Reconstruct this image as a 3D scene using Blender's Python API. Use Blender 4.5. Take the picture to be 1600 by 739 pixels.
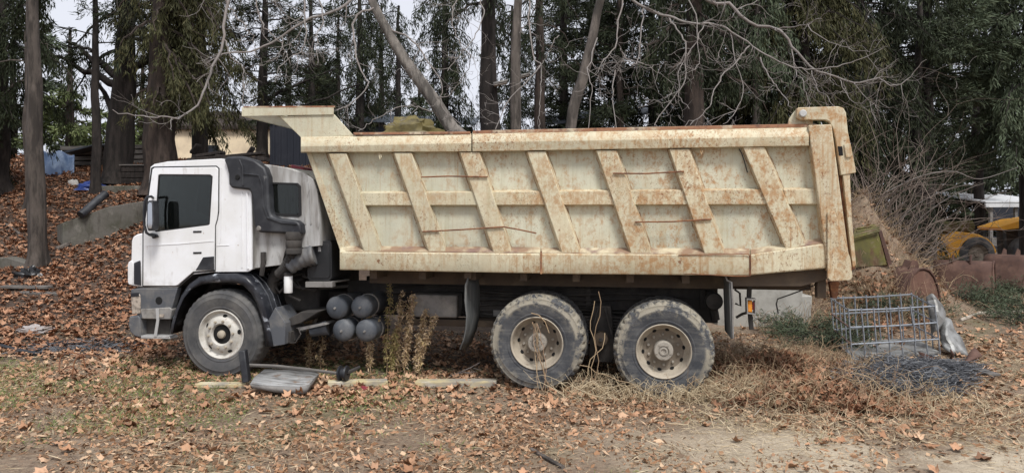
import bpy, bmesh, math, random
import numpy as np
from mathutils import Vector, Matrix, noise
from mathutils.geometry import tessellate_polygon

for o in list(bpy.data.objects): bpy.data.objects.remove(o)
SC = bpy.context.scene
COL = SC.collection
R = math.radians

# ---------------------------------------------------------------- camera
F = 1108.0; CXP = 800.0; HYP = 340.0; YAW = R(10)
CAM = Vector((-0.285, -7.87, 1.95))
FW = Vector((-math.sin(YAW), math.cos(YAW), 0)); RT = Vector((math.cos(YAW), math.sin(YAW), 0))
cd = bpy.data.cameras.new('camera'); cam = bpy.data.objects.new('camera', cd); COL.objects.link(cam)
cam.location = CAM; cam.rotation_euler = (R(90), 0, YAW)
cd.sensor_width = 36; cd.lens = F / 1600 * 36; cd.shift_y = -29.5 / 1600
cd.clip_start = 0.1; cd.clip_end = 2000
SC.camera = cam

# ---------------------------------------------------------------- sky, sun, exposure
SUN_EL, SUN_AZ = 56, 147          # high, behind the photographer's right shoulder, veiled by cloud
w = bpy.data.worlds.new('World'); SC.world = w; w.use_nodes = True
nt = w.node_tree; nt.nodes.clear()
out = nt.nodes.new('ShaderNodeOutputWorld'); bg = nt.nodes.new('ShaderNodeBackground')
sky = nt.nodes.new('ShaderNodeTexSky'); sky.sky_type = 'NISHITA'; sky.sun_disc = False
sky.sun_elevation = R(SUN_EL); sky.sun_rotation = R(SUN_AZ); sky.dust_density = 4.0; sky.air_density = 1.0
hs = nt.nodes.new('ShaderNodeHueSaturation'); hs.inputs['Saturation'].default_value = 0.12
mx = nt.nodes.new('ShaderNodeMixRGB'); mx.inputs['Fac'].default_value = 0.6; mx.inputs['Color2'].default_value = (9.0, 9.35, 10.5, 1)
nt.links.new(sky.outputs[0], hs.inputs['Color']); nt.links.new(hs.outputs[0], mx.inputs['Color1'])
nt.links.new(mx.outputs[0], bg.inputs[0]); nt.links.new(bg.outputs[0], out.inputs[0])
bg.inputs[1].default_value = 0.055
sl = bpy.data.lights.new('sun', 'SUN'); sl.energy = 1.5; sl.angle = R(14); sl.color = (1, 0.975, 0.94)
sun = bpy.data.objects.new('sun', sl); COL.objects.link(sun)
az = R(SUN_AZ); el = R(SUN_EL)
sd = Vector((math.sin(az) * math.cos(el), math.cos(az) * math.cos(el), math.sin(el)))
sun.rotation_euler = sd.to_track_quat('Z', 'Y').to_euler(); sun.location = (4, -10, 14)
SC.view_settings.view_transform = 'Standard'; SC.view_settings.look = 'None'
SC.view_settings.gamma = 1; SC.view_settings.exposure = 1.12

# ---------------------------------------------------------------- measuring helpers
def P(px, py, Y):
    "a point of the plane Y of the truck's own frame, measured off the photograph"
    d = FW + RT * ((px - CXP) / F); t = (Y - CAM.y) / d.y
    return Vector((CAM.x + t * d.x, Y, CAM.z + t * (HYP - py) / F))
def D(px, py, dep):
    p = CAM + (FW + RT * ((px - CXP) / F)) * dep
    return Vector((p.x, p.y, CAM.z + dep * (HYP - py) / F))
def rd(x, y):
    q = Vector((x - CAM.x, y - CAM.y, 0)); return q.dot(RT), q.dot(FW)
def sstep(a, b, x):
    t = max(0.0, min(1.0, (x - a) / (b - a))); return t * t * (3 - 2 * t)
HD = [-60, 10.2, 12.0, 14, 20, 24, 60, 500]; HZ = [0, 0.02, 0.46, 1.0, 3.3, 3.9, 5, 5]
def H(x, y):
    r, d = rd(x, y)
    base = float(np.interp(d, HD, HZ))
    wl = sstep(-1.0, -4.6, r)
    ww = wl + (1 - wl) * (0.30 - 0.20 * sstep(2, 6, r))
    z = base * ww
    q = ((r - 7.0) / 1.35) ** 2 + ((d - 14.8) / 1.3) ** 2
    z += 2.15 * math.exp(-q) * (1 + 0.25 * noise.noise(Vector((x * 2.2, y * 2.2, 0))))
    v = Vector((x, y, 0))
    k = min(1.0, max(0.0, (d - 1) / 3))
    z += 0.035 * k * noise.noise(v * 0.9) + 0.016 * noise.noise(v * 3.1) + 0.008 * noise.noise(v * 8.3)
    z += 0.25 * sstep(12, 20, d) * noise.noise(v * 0.35 + Vector((7, 3, 0)))
    z += .10 * math.exp(-q) * noise.noise(v * 5)
    z += .60 * math.exp(-((r - 6.75) / .65) ** 2 - ((d - 13.45) / .6) ** 2)
    # hollows worn by the standing wheels, a drift of soil and straw at the rear
    z += 0.10 * math.exp(-((x - 1.6) / 0.9) ** 2 - ((y - 0.9) / 0.8) ** 2)
    return z
def ground_px(px, py):
    "where the line of sight through a pixel meets the terrain"
    d = 4.5
    while d < 60:
        p = D(px, py, d)
        if p.z <= H(p.x, p.y): return Vector((p.x, p.y, H(p.x, p.y)))
        d += 0.04
    return D(px, py, 60)

# ---------------------------------------------------------------- materials
MATS = {}
def M(name, base, layers=(), rough=0.75, metal=0.0, bump=None, coord='P', spec=0.4, island=None, alpha=None):
    """layers: (colour, scale or (sx,sy,sz), lo, hi, strength, opts) noise masks over the base colour"""
    m = bpy.data.materials.new(name); m.use_nodes = True
    nt = m.node_tree; N = nt.nodes; L = nt.links
    b = N['Principled BSDF']
    b.inputs['Roughness'].default_value = rough; b.inputs['Metallic'].default_value = metal
    b.inputs['Specular IOR Level'].default_value = spec
    if coord in 'PR':
        g = N.new('ShaderNodeNewGeometry'); src = g.outputs['Position']
    else:
        g = N.new('ShaderNodeTexCoord'); src = g.outputs['Object']
        oi = N.new('ShaderNodeObjectInfo'); vm = N.new('ShaderNodeVectorMath'); vm.operation = 'MULTIPLY_ADD'
        cb = N.new('ShaderNodeCombineXYZ')
        for i in range(3): L.new(oi.outputs['Random'], cb.inputs[i])
        vm.inputs[1].default_value = (37, 37, 37); L.new(cb.outputs[0], vm.inputs[0]); L.new(src, vm.inputs[2])
        objsrc = src; src = vm.outputs[0]
    def nz(scale, detail=4, seed=0, rgh=0.6):
        mp = N.new('ShaderNodeMapping'); L.new(src, mp.inputs[0])
        s = scale if isinstance(scale, (tuple, list)) else (scale,) * 3
        mp.inputs['Scale'].default_value = s; mp.inputs['Location'].default_value = (seed * 3.7, seed * 1.3, seed * 2.1)
        t = N.new('ShaderNodeTexNoise'); t.inputs['Scale'].default_value = 1; t.inputs['Detail'].default_value = detail
        t.inputs['Roughness'].default_value = rgh
        L.new(mp.outputs[0], t.inputs['Vector']); return t.outputs['Fac']
    def rng(fac, lo, hi, a=0.0, c=1.0):
        r = N.new('ShaderNodeMapRange'); L.new(fac, r.inputs[0])
        r.inputs[1].default_value = lo; r.inputs[2].default_value = hi; r.inputs[3].default_value = a; r.inputs[4].default_value = c
        return r.outputs[0]
    def mul(a, c):
        n = N.new('ShaderNodeMath'); n.operation = 'MULTIPLY'; L.new(a, n.inputs[0])
        if isinstance(c, (int, float)): n.inputs[1].default_value = c
        else: L.new(c, n.inputs[1])
        return n.outputs[0]
    if island:
        gi = N.new('ShaderNodeNewGeometry'); cr = N.new('ShaderNodeValToRGB')
        oi2 = N.new('ShaderNodeObjectInfo')
        L.new(oi2.outputs['Random'] if coord == 'R' else gi.outputs['Random Per Island'], cr.inputs[0]); e = cr.color_ramp.elements
        cr.color_ramp.interpolation = 'LINEAR'
        while len(e) < len(island): e.new(0.5)
        for i, c in enumerate(island):
            e[i].position = i / (len(island) - 1); e[i].color = (*c, 1)
        cur = cr.outputs[0]
    else:
        rgb = N.new('ShaderNodeRGB'); rgb.outputs[0].default_value = (*base, 1); cur = rgb.outputs[0]
    for i, ly in enumerate(layers):
        col, sc, lo, hi, st = ly[:5]; op = ly[5] if len(ly) > 5 else {}
        f = rng(nz(sc, op.get('detail', 5), op.get('seed', i + 1), op.get('rgh', 0.6)), lo, hi)
        if 'mod' in op: f = mul(f, rng(nz(op['mod'][0], 3, i + 11), op['mod'][1], op['mod'][2]))
        if 'grad' in op:
            ax, a0, a1 = op['grad']; sp = N.new('ShaderNodeSeparateXYZ')
            L.new(objsrc if coord == 'O' else src, sp.inputs[0])
            f = mul(f, rng(sp.outputs['XYZ'.index(ax)], a0, a1, op.get('g0', 0.0), 1))
        if 'grad2' in op:
            ax, a0, a1 = op['grad2']; sp = N.new('ShaderNodeSeparateXYZ'); L.new(src, sp.inputs[0]); f = mul(f, rng(sp.outputs['XYZ'.index(ax)], a0, a1))
        if 'radial' in op:          # distance from the object's Y axis (wheels)
            sp = N.new('ShaderNodeSeparateXYZ'); L.new(objsrc, sp.inputs[0]); cb2 = N.new('ShaderNodeCombineXYZ')
            L.new(sp.outputs[0], cb2.inputs[0]); L.new(sp.outputs[2], cb2.inputs[2])
            ln = N.new('ShaderNodeVectorMath'); ln.operation = 'LENGTH'; L.new(cb2.outputs[0], ln.inputs[0])
            f = mul(f, rng(ln.outputs['Value'], *op['radial']))
        f = mul(f, st)
        mxn = N.new('ShaderNodeMixRGB'); L.new(f, mxn.inputs[0]); L.new(cur, mxn.inputs[1]); mxn.inputs[2].default_value = (*col, 1)
        mxn.blend_type = op.get('blend', 'MIX'); cur = mxn.outputs[0]
        if 'rough' in op:
            mr = N.new('ShaderNodeMix'); L.new(f, mr.inputs[0])
            prev = b.inputs['Roughness'].links[0].from_socket if b.inputs['Roughness'].links else None
            if prev: L.new(prev, mr.inputs[2])
            else: mr.inputs[2].default_value = rough
            mr.inputs[3].default_value = op['rough']; L.new(mr.outputs[0], b.inputs['Roughness'])
    L.new(cur, b.inputs['Base Color'])
    if bump:
        bs, st, dist = bump
        bn = N.new('ShaderNodeBump'); bn.inputs['Strength'].default_value = st; bn.inputs['Distance'].default_value = dist
        L.new(nz(bs, 6, 5, 0.65), bn.inputs['Height']); L.new(bn.outputs[0], b.inputs['Normal'])
    MATS[name] = m
    return m

RUST = (0.19, 0.075, 0.03); RUSTL = (0.44, 0.25, 0.105); RUSTD = (0.085, 0.04, 0.024)
def cream(name, base, amt, more=0.0):
    k = .035 * amt
    return M(name, base, [
        ((base[0] * .74, base[1] * .75, base[2] * .76), 1.3, .40, .66, .75),
        ((base[0] * .66, base[1] * .62, base[2] * .52), (16, 16, 1.3), .50, .72, .55, {'seed': 2, 'detail': 6}),
        ((0.48, 0.37, 0.22), (3.2, 3.2, 2.4), .475 - k, .67 - k, .52, {'seed': 3, 'detail': 11, 'rgh': .76, 'grad': ('X', -4.6, 0.2), 'g0': 0.2}),
        ((0.36, 0.185, 0.07), (12, 12, 9), .485 - k, .61 - k, .85, {'seed': 9, 'detail': 11, 'rgh': .78, 'mod': (1.5, .36, .54), 'grad': ('X', -5.2, 0.4), 'g0': 0.3}),
        ((0.36, 0.20, 0.085), (24, 24, 1.1), .545 - k, .68 - k, .75, {'seed': 12, 'detail': 8, 'mod': (1.2, .40, .56), 'grad': ('X', -4.5, 1.0), 'g0': 0.4}),
        (RUST, (46, 46, 34), .555 - k * .6, .63 - k * .6, .9, {'seed': 5, 'detail': 9, 'rgh': .75, 'mod': (1.3, .45, .60), 'rough': .95}),
        (RUSTD, (90, 90, 70), .60 - k * .5, .66 - k * .5, .85, {'seed': 7, 'detail': 6, 'mod': (1.6, .46, .60)}),
        (RUST, (5, 5, 4), .64 - k * .7 - more, .675 - k * .7 - more, .9, {'seed': 15, 'detail': 12, 'rgh': .8, 'rough': .95}),
    ], rough=.6, bump=((16, 16, 12), .3, .012), spec=.3)
CREAM = (0.62, 0.575, 0.42)
cream('panel_paint', (0.57, 0.56, 0.44), -0.35)
cream('rib_paint', CREAM, .9)
cream('rail_paint', CREAM, .7, .01)
cream('post_paint', (0.59, 0.53, 0.385), 1.0, .0)
cream('canopy_paint', (0.60, 0.57, 0.43), -0.6)
M('weld', (0.33, 0.23, 0.14), [((0.55, 0.50, 0.38), 4, .45, .55, .9, {'detail': 8}), ((0.17, 0.08, 0.04), 9, .52, .62, .85, {'detail': 8, 'seed': 4})], rough=.85)
M('ledge_rust', (0.26, 0.17, 0.11), [((0.55, 0.49, 0.34), (3, 3, 3), .44, .58, .85, {'detail': 9}), ((0.19, 0.12, 0.105), (5, 5, 5), .52, .66, .8, {'detail': 8, 'seed': 6})], rough=.9, bump=(30, .3, .01))
M('rust', (0.24, 0.105, 0.05), [((0.12, 0.055, 0.035), 14, .42, .6, .9), ((0.42, 0.24, 0.13), 6, .55, .7, .7)], rough=.92, bump=(40, .4, .01))
M('rust_lip', (0.30, 0.15, 0.085), [((0.52, 0.45, 0.33), 5, .48, .62, .9), ((0.13, 0.07, 0.055), 12, .52, .66, .8)], rough=.9, bump=(40, .4, .01))
M('bucket_rust', (0.085, 0.045, 0.034), [((0.15, 0.085, 0.062), 3, .45, .65, .8), ((0.06, 0.035, 0.03), 9, .5, .65, .6)], rough=.85, bump=(25, .3, .01))
M('bucket_plate', (0.135, 0.07, 0.05), [((0.21, 0.125, 0.09), 3, .45, .65, .8, {'detail': 8}), ((0.07, 0.04, 0.032), (6, 6, 3), .5, .65, .7, {'detail': 8})], rough=.85, bump=(25, .3, .01))
M('cab_white', (0.80, 0.81, 0.83), [((0.66, 0.655, 0.63), 1.4, .42, .62, .6, {'seed': 30, 'detail': 7}), ((0.42, 0.38, 0.33), (14, 14, .9), .60, .78, .45, {'seed': 31, 'detail': 6}), ((0.30, 0.17, 0.09), (18, 18, 12), .685, .72, .8, {'seed': 33, 'detail': 9}), ((0.60, 0.585, 0.55), (3, 3, 1.2), .50, .78, .55), ((0.40, 0.37, 0.33), (9, 9, 3), .62, .74, .5, {'detail': 8}),
    ((0.34, 0.31, 0.27), (3, 3, 3), .45, .6, .55, {'seed': 8, 'grad': ('Z', 1.45, 1.05)}), ((0.12, 0.11, 0.10), (30, 30, 20), .71, .74, .7, {'detail': 6})], rough=.35, spec=.5)
M('cab_roof', (0.74, 0.74, 0.73), [((0.30, 0.28, 0.25), (5, 5, 3), .42, .62, .8), ((0.12, 0.11, 0.09), (12, 12, 4), .55, .68, .7)], rough=.6)
M('cab_rear', (0.43, 0.43, 0.42), [((0.19, 0.175, 0.16), (7, 7, 1.1), .40, .62, .85), ((0.10, 0.09, 0.08), (20, 20, 5), .58, .7, .6)], rough=.55)
M('black_plastic', (0.018, 0.019, 0.023), [((0.065, 0.068, 0.073), 4, .48, .72, .7), ((0.22, 0.22, 0.22), (14, 14, 8), .66, .74, .5, {'detail': 8})], rough=.5, bump=(60, .1, .004))
M('fender_plastic', (0.016, 0.017, 0.022), [((0.085, 0.09, 0.10), 3, .46, .66, .7), ((0.42, 0.44, 0.48), (5, 5, 9), .585, .66, .85, {'detail': 9, 'rgh': .7})], rough=.35)
M('bumper_grey', (0.085, 0.09, 0.10), [((0.19, 0.18, 0.165), 5, .45, .7, .8), ((0.30, 0.28, 0.25), (18, 18, 10), .62, .74, .6)], rough=.6, bump=(30, .15, .006))
M('dusty_metal', (0.22, 0.21, 0.20), [((0.10, 0.09, 0.08), 7, .45, .65, .8), ((0.36, 0.34, 0.30), 4, .5, .7, .7)], rough=.7, bump=(30, .2, .006))
M('pale_metal', (0.46, 0.46, 0.45), [((0.22, 0.2, 0.18), 8, .48, .66, .7)], rough=.5, metal=.3)
M('frame_dark', (0.034, 0.031, 0.029), [((0.085, 0.075, 0.066), 3, .42, .68, .8), ((0.028, 0.026, 0.025), 8, .5, .65, .7)], rough=.85, bump=(20, .25, .008))
M('under_brown', (0.085, 0.062, 0.043), [((0.06, 0.045, 0.035), 5, .42, .65, .8), ((0.17, 0.13, 0.085), 3, .54, .7, .6)], rough=.85, bump=(20, .25, .008))
M('tank_blue', (0.058, 0.066, 0.078), [((0.15, 0.152, 0.155), 5, .44, .7, .8), ((0.055, 0.055, 0.06), 12, .55, .7, .6)], rough=.55, bump=(30, .12, .004))
M('rubber_flap', (0.085, 0.09, 0.09), [((0.19, 0.19, 0.18), (18, 18, 2), .42, .66, .8)], rough=.7)
M('tyre', (0.045, 0.046, 0.048), [((0.16, 0.152, 0.14), 4, .36, .66, .8, {'detail': 8}), ((0.09, 0.09, 0.095), (3, 30, 3), .45, .65, .5)], rough=.85, coord='O', bump=(45, .2, .006))
M('tyre_muddy', (0.045, 0.048, 0.054), [((0.13, 0.13, 0.13), 5, .42, .70, .7, {'detail': 7}), ((0.17, 0.165, 0.155), (2.5, 2.5, 22), .50, .70, .5, {'detail': 6, 'seed': 14}),
    ((0.31, 0.28, 0.22), (5.5, 5.5, 5.5), .455, .53, .85, {'detail': 9, 'rgh': .68, 'radial': (.425, .455), 'grad': ('Z', -.50, -.05), 'g0': .25}),
    ((0.30, 0.27, 0.21), (14, 14, 14), .52, .58, .7, {'detail': 8, 'radial': (.37, .5)})], rough=.9, coord='O', bump=(42, .4, .01))
M('rim_paint', (0.40, 0.35, 0.275), [((0.25, 0.22, 0.175), 8, .42, .66, .8, {'detail': 7}), ((0.16, 0.085, 0.045), 15, .62, .70, .8, {'detail': 6})], rough=.7, coord='O')
M('rim_dusty_shaded', (0.205, 0.17, 0.13), [((0.18, 0.15, 0.115), 8, .42, .66, .8, {'detail': 7}), ((0.44, 0.40, 0.33), 5, .55, .7, .6)], rough=.85, coord='O')  # dusty rim, base darkened to carry the shading inside the wheel dish
M('hub_dusty', (0.33, 0.30, 0.255), [((0.20, 0.18, 0.15), 14, .45, .66, .8)], rough=.8, coord='O')
M('rim_white', (0.52, 0.50, 0.455), [((0.30, 0.27, 0.22), 8, .46, .70, .7, {'detail': 7}), ((0.22, 0.10, 0.045), 12, .60, .70, .8, {'detail': 6})], rough=.55, coord='O')
M('hole_black', (0.008, 0.008, 0.008), rough=.95)
M('interior', (0.06, 0.06, 0.062), rough=.9)
M('seal', (0.012, 0.012, 0.013), rough=.6)
M('white_plastic', (0.76, 0.76, 0.75), [((0.45, 0.42, 0.38), 12, .55, .7, .6)], rough=.4)
M('amber', (0.75, 0.27, 0.02), [((0.5, 0.42, 0.3), 40, .55, .7, .5)], rough=.25)
M('red_lens', (0.22, 0.02, 0.03), rough=.3)
M('lens', (0.42, 0.36, 0.30), [((0.16, 0.14, 0.12), 20, .45, .6, .8)], rough=.2)
def glass(name, tint, mixf):
    m = bpy.data.materials.new(name); m.use_nodes = True; N = m.node_tree.nodes; L = m.node_tree.links; N.clear()
    o = N.new('ShaderNodeOutputMaterial'); mxs = N.new('ShaderNodeMixShader'); t = N.new('ShaderNodeBsdfTransparent'); gl = N.new('ShaderNodeBsdfGlossy')
    fr = N.new('ShaderNodeFresnel'); fr.inputs[0].default_value = 1.5
    t.inputs[0].default_value = (*tint, 1); gl.inputs['Roughness'].default_value = 0.04
    df = N.new('ShaderNodeBsdfDiffuse'); df.inputs[0].default_value = (.12, .13, .12, 1); m2 = N.new('ShaderNodeMixShader'); m2.inputs[0].default_value = mixf
    L.new(fr.outputs[0], mxs.inputs[0]); L.new(t.outputs[0], mxs.inputs[1]); L.new(gl.outputs[0], mxs.inputs[2])
    L.new(mxs.outputs[0], m2.inputs[1]); L.new(df.outputs[0], m2.inputs[2]); L.new(m2.outputs[0], o.inputs[0]); MATS[name] = m
glass('cab_glass', (.74, .80, .77), .015)
M('mirror_glass', (.6, .62, .64), rough=.05, metal=1)
M('box_black', (0.016, 0.017, 0.019), [((0.05, 0.05, 0.052), 4, .5, .72, .6)], rough=.5)
M('fender_old', (0.30, 0.30, 0.295), [((0.10, 0.095, 0.09), (3, 20, 20), .46, .62, .85, {'detail': 7}), ((0.45, 0.45, 0.44), 5, .55, .7, .6), ((0.16, 0.10, 0.06), 9, .58, .68, .8)], rough=.55, bump=(14, .5, .02))
# setting
M('soil', (0.23, 0.17, 0.12), [((0.125, 0.083, 0.055), 1.3, .40, .62, .8), ((0.29, 0.23, 0.165), 2.6, .50, .68, .75, {'detail': 8}), ((0.075, 0.052, 0.037), 19, .50, .64, .8, {'detail': 9}),
    ((0.36, 0.285, 0.20), 46, .57, .67, .75, {'detail': 8}), ((0.24, 0.13, 0.075), 30, .56, .66, .7, {'detail': 8, 'seed': 17}), ((0.085, 0.10, 0.035), .9, .54, .68, .45, {'seed': 21}),
    ((0.47, 0.40, 0.30), .8, .38, .52, .9, {'seed': 23, 'detail': 8, 'grad': ('X', -1.2, 1.2), 'grad2': ('Y', -.6, -1.4)}), ((0.17, 0.12, 0.08), 22, .55, .65, .6, {'seed': 25, 'detail': 9}), ((0.085, 0.048, 0.032), 2, .2, .4, .85, {'seed': 27, 'grad': ('X', -4.5, -6.0), 'grad2': ('Y', .8, 2.2)}), ((0.055, 0.038, 0.028), 3, .3, .5, .8, {'seed': 28, 'grad': ('X', -.2, -1.0), 'grad2': ('Y', .1, .5)})], rough=.95, bump=(26, .8, .035))  # last layer: shade beneath the truck painted into the soil colour
M('earth_mound', (0.25, 0.20, 0.13), [((0.15, 0.11, 0.07), 4, .42, .6, .8)], rough=.95, bump=(20, .6, .03))
LEAF = [(0.169, 0.090, 0.053), (0.450, 0.265, 0.158), (0.304, 0.158, 0.088), (0.597, 0.405, 0.265), (0.225, 0.118, 0.069), (0.517, 0.320, 0.203), (0.383, 0.203, 0.113), (0.270, 0.158, 0.101)]
M('dead_leaf', (0.3, 0.15, 0.08), [((.55, .36, .22), 60, .6, .7, .3), ((.12, .06, .035), 25, .55, .7, .4)], rough=.8, island=LEAF, spec=.25)
M('leaf_piece', (0.3, 0.15, 0.08), [((.12, .06, .035), 25, .55, .7, .4)], rough=.8, island=LEAF, spec=.25, coord='R')
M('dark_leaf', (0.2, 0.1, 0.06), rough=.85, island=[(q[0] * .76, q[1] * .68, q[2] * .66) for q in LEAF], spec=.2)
M('debris', (0.3, 0.2, 0.1), rough=.9, island=[(0.138, 0.088, 0.056), (0.388, 0.219, 0.125), (0.250, 0.138, 0.075), (0.562, 0.400, 0.263), (0.175, 0.125, 0.088), (0.475, 0.275, 0.163)], spec=.2)
M('straw', (0.5, 0.4, 0.25), rough=.8, island=[(0.42, 0.33, 0.21), (0.60, 0.50, 0.34), (0.30, 0.22, 0.13), (0.50, 0.42, 0.29)], spec=.25)
M('grass', (0.1, 0.15, 0.04), rough=.7, island=[(0.09, 0.14, 0.035), (0.15, 0.20, 0.06), (0.22, 0.22, 0.09), (0.07, 0.12, 0.03)], spec=.25)
M('dry_stem', (0.3, 0.2, 0.12), rough=.85, island=[(0.30, 0.21, 0.13), (0.42, 0.32, 0.20), (0.22, 0.145, 0.09), (0.36, 0.25, 0.17)], spec=.2)
M('weed_leaf', (0.25, 0.2, 0.08), rough=.85, island=[(0.48, 0.34, 0.21), (0.58, 0.44, 0.29), (0.42, 0.32, 0.15), (0.33, 0.22, 0.13), (0.60, 0.48, 0.34)], spec=.2)
M('weed_green', (0.25, 0.25, 0.08), rough=.85, island=[(0.27, 0.24, 0.085), (0.20, 0.18, 0.07), (0.36, 0.28, 0.13), (0.28, 0.19, 0.11)], spec=.2)
def bark(name, c, k=1.0):
    M(name, c, [(tuple(q * .38 for q in c), (9 * k, 9 * k, 1.6), .42, .58, .9, {'detail': 9}), (tuple(min(1, q * 1.8) for q in c), (6, 6, 2), .52, .68, .6)], rough=.95, bump=((16 * k, 16 * k, 3), .8, .04))
bark('bark_dark', (0.030, 0.024, 0.021)); bark('bark_brown', (0.050, 0.036, 0.029)); bark('bark_mid', (0.080, 0.066, 0.056)); bark('bark_grey', (0.12, 0.102, 0.088)); bark('bark_pale', (0.19, 0.17, 0.15))
M('twig', (0.205, 0.185, 0.172), [((0.17, 0.14, 0.125), 9, .45, .62, .8), ((0.28, 0.258, 0.242), 3, .5, .7, .6)], rough=.85)
M('brush_twig', (0.19, 0.15, 0.125), [((0.10, 0.075, 0.06), 3, .45, .62, .8)], rough=.9)
def fol(name, cols):
    M(name, cols[0], [(tuple(c * .45 for c in cols[0]), 0.9, .45, .62, .6, {'detail': 3})], rough=.75, island=cols, spec=.2)
fol('fol_dark', [(0.016, 0.022, 0.011), (0.030, 0.038, 0.018), (0.022, 0.030, 0.014), (0.042, 0.048, 0.023)])
fol('fol_olive', [(0.050, 0.052, 0.022), (0.075, 0.072, 0.030), (0.040, 0.045, 0.020), (0.095, 0.085, 0.038)])
fol('fol_green', [(0.060, 0.078, 0.046), (0.090, 0.112, 0.066), (0.070, 0.092, 0.055), (0.125, 0.145, 0.088)])
fol('fol_light', [(0.085, 0.11, 0.04), (0.13, 0.16, 0.06), (0.10, 0.12, 0.05), (0.16, 0.18, 0.075)])
M('concrete', (0.40, 0.375, 0.33), [((0.25, 0.23, 0.2), 2.5, .42, .65, .8), ((0.16, 0.15, 0.13), (7, 7, 2), .55, .72, .7)], rough=.9, bump=(22, .35, .015))
M('concrete_mossy', (0.12, 0.112, 0.098), [((0.06, 0.06, 0.042), 3, .42, .62, .85, {'detail': 8}), ((0.20, 0.185, 0.165), 6, .55, .68, .7, {'detail': 8}), ((0.05, 0.045, 0.035), (9, 9, 2), .56, .68, .7)], rough=.95, bump=(22, .4, .015))
M('concrete_white', (0.37, 0.355, 0.32), [((0.22, 0.21, 0.185), 3, .42, .66, .8), ((0.24, 0.22, 0.19), (9, 9, 3), .58, .72, .6)], rough=.9, bump=(20, .3, .012))
M('cream_wall', (0.80, 0.66, 0.46), [((0.5, 0.40, 0.28), 1.2, .45, .65, .6)], rough=.85)
M('navy_sheet', (0.012, 0.015, 0.024), [((0.028, 0.03, 0.04), 2, .5, .7, .7)], rough=.6)
M('roof_dark', (0.045, 0.055, 0.07), [((0.10, 0.11, 0.125), 3, .5, .7, .7)], rough=.55)
M('old_plank', (0.135, 0.125, 0.115), [((0.07, 0.062, 0.055), (2, 2, 18), .45, .62, .8), ((0.21, 0.195, 0.175), 3, .52, .7, .6)], rough=.9, bump=((6, 6, 40), .4, .01))
M('yellow_plank', (0.50, 0.42, 0.24), [((0.27, 0.25, 0.22), (3, 3, 12), .45, .58, .9, {'detail': 7}), ((0.55, 0.52, 0.44), 5, .55, .68, .7)], rough=.85, bump=((5, 30, 30), .3, .006))
M('blue_tarp', (0.11, 0.17, 0.29), [((0.30, 0.38, 0.50), 2.5, .5, .66, .8)], rough=.5)
M('blue_bag', (0.025, 0.05, 0.20), rough=.4)
M('black_bag', (0.012, 0.012, 0.013), rough=.35)
M('yellow_tarp', (0.15, 0.12, 0.04), [((0.07, 0.058, 0.03), 3, .45, .62, .8), ((0.25, 0.21, 0.10), 2, .58, .7, .6)], rough=.6)
M('loader_yellow', (0.80, 0.37, 0.03), [((0.35, 0.2, 0.06), 4, .52, .7, .6)], rough=.5)
M('skip_yellow', (0.13, 0.12, 0.032), [((0.07, 0.06, 0.03), 2.5, .42, .60, .85), ((0.11, 0.06, 0.035), (7, 7, 3), .50, .64, .85, {'detail': 9}), ((0.22, 0.17, 0.11), 5, .55, .68, .7, {'seed': 9, 'detail': 8})], rough=.85)
M('white_sheet', (0.68, 0.69, 0.70), [((.45, .46, .48), (1, 14, 1), .45, .6, .5)], rough=.45)
M('galv_wire', (0.30, 0.325, 0.355), [((0.17, 0.18, 0.20), 20, .45, .62, .7)], rough=.45, metal=.5)
M('rust_wire', (0.14, 0.085, 0.065), rough=.9)
M('net_black', (0.045, 0.047, 0.055), rough=.6, island=[(0.02, 0.021, 0.025), (0.07, 0.074, 0.082), (0.20, 0.207, 0.22)])
M('galv_sheet', (0.27, 0.272, 0.265), [((0.12, 0.115, 0.105), 6, .44, .60, .85, {'detail': 9}), ((0.5, 0.5, 0.48), 3, .55, .7, .6)], rough=.5, metal=.35, bump=(12, .4, .02))
M('clear_plastic', (0.30, 0.26, 0.24), [((.40, .39, .39), 14, .5, .65, .8)], rough=.25)
M('stone', (0.42, 0.40, 0.37), rough=.9, bump=(14, .5, .02))
M('red_rag', (0.22, 0.03, 0.045), rough=.8)
M('rotten_bark', (0.42, 0.37, 0.31), [((0.2, 0.16, 0.12), 8, .45, .65, .8)], rough=.9)

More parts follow.
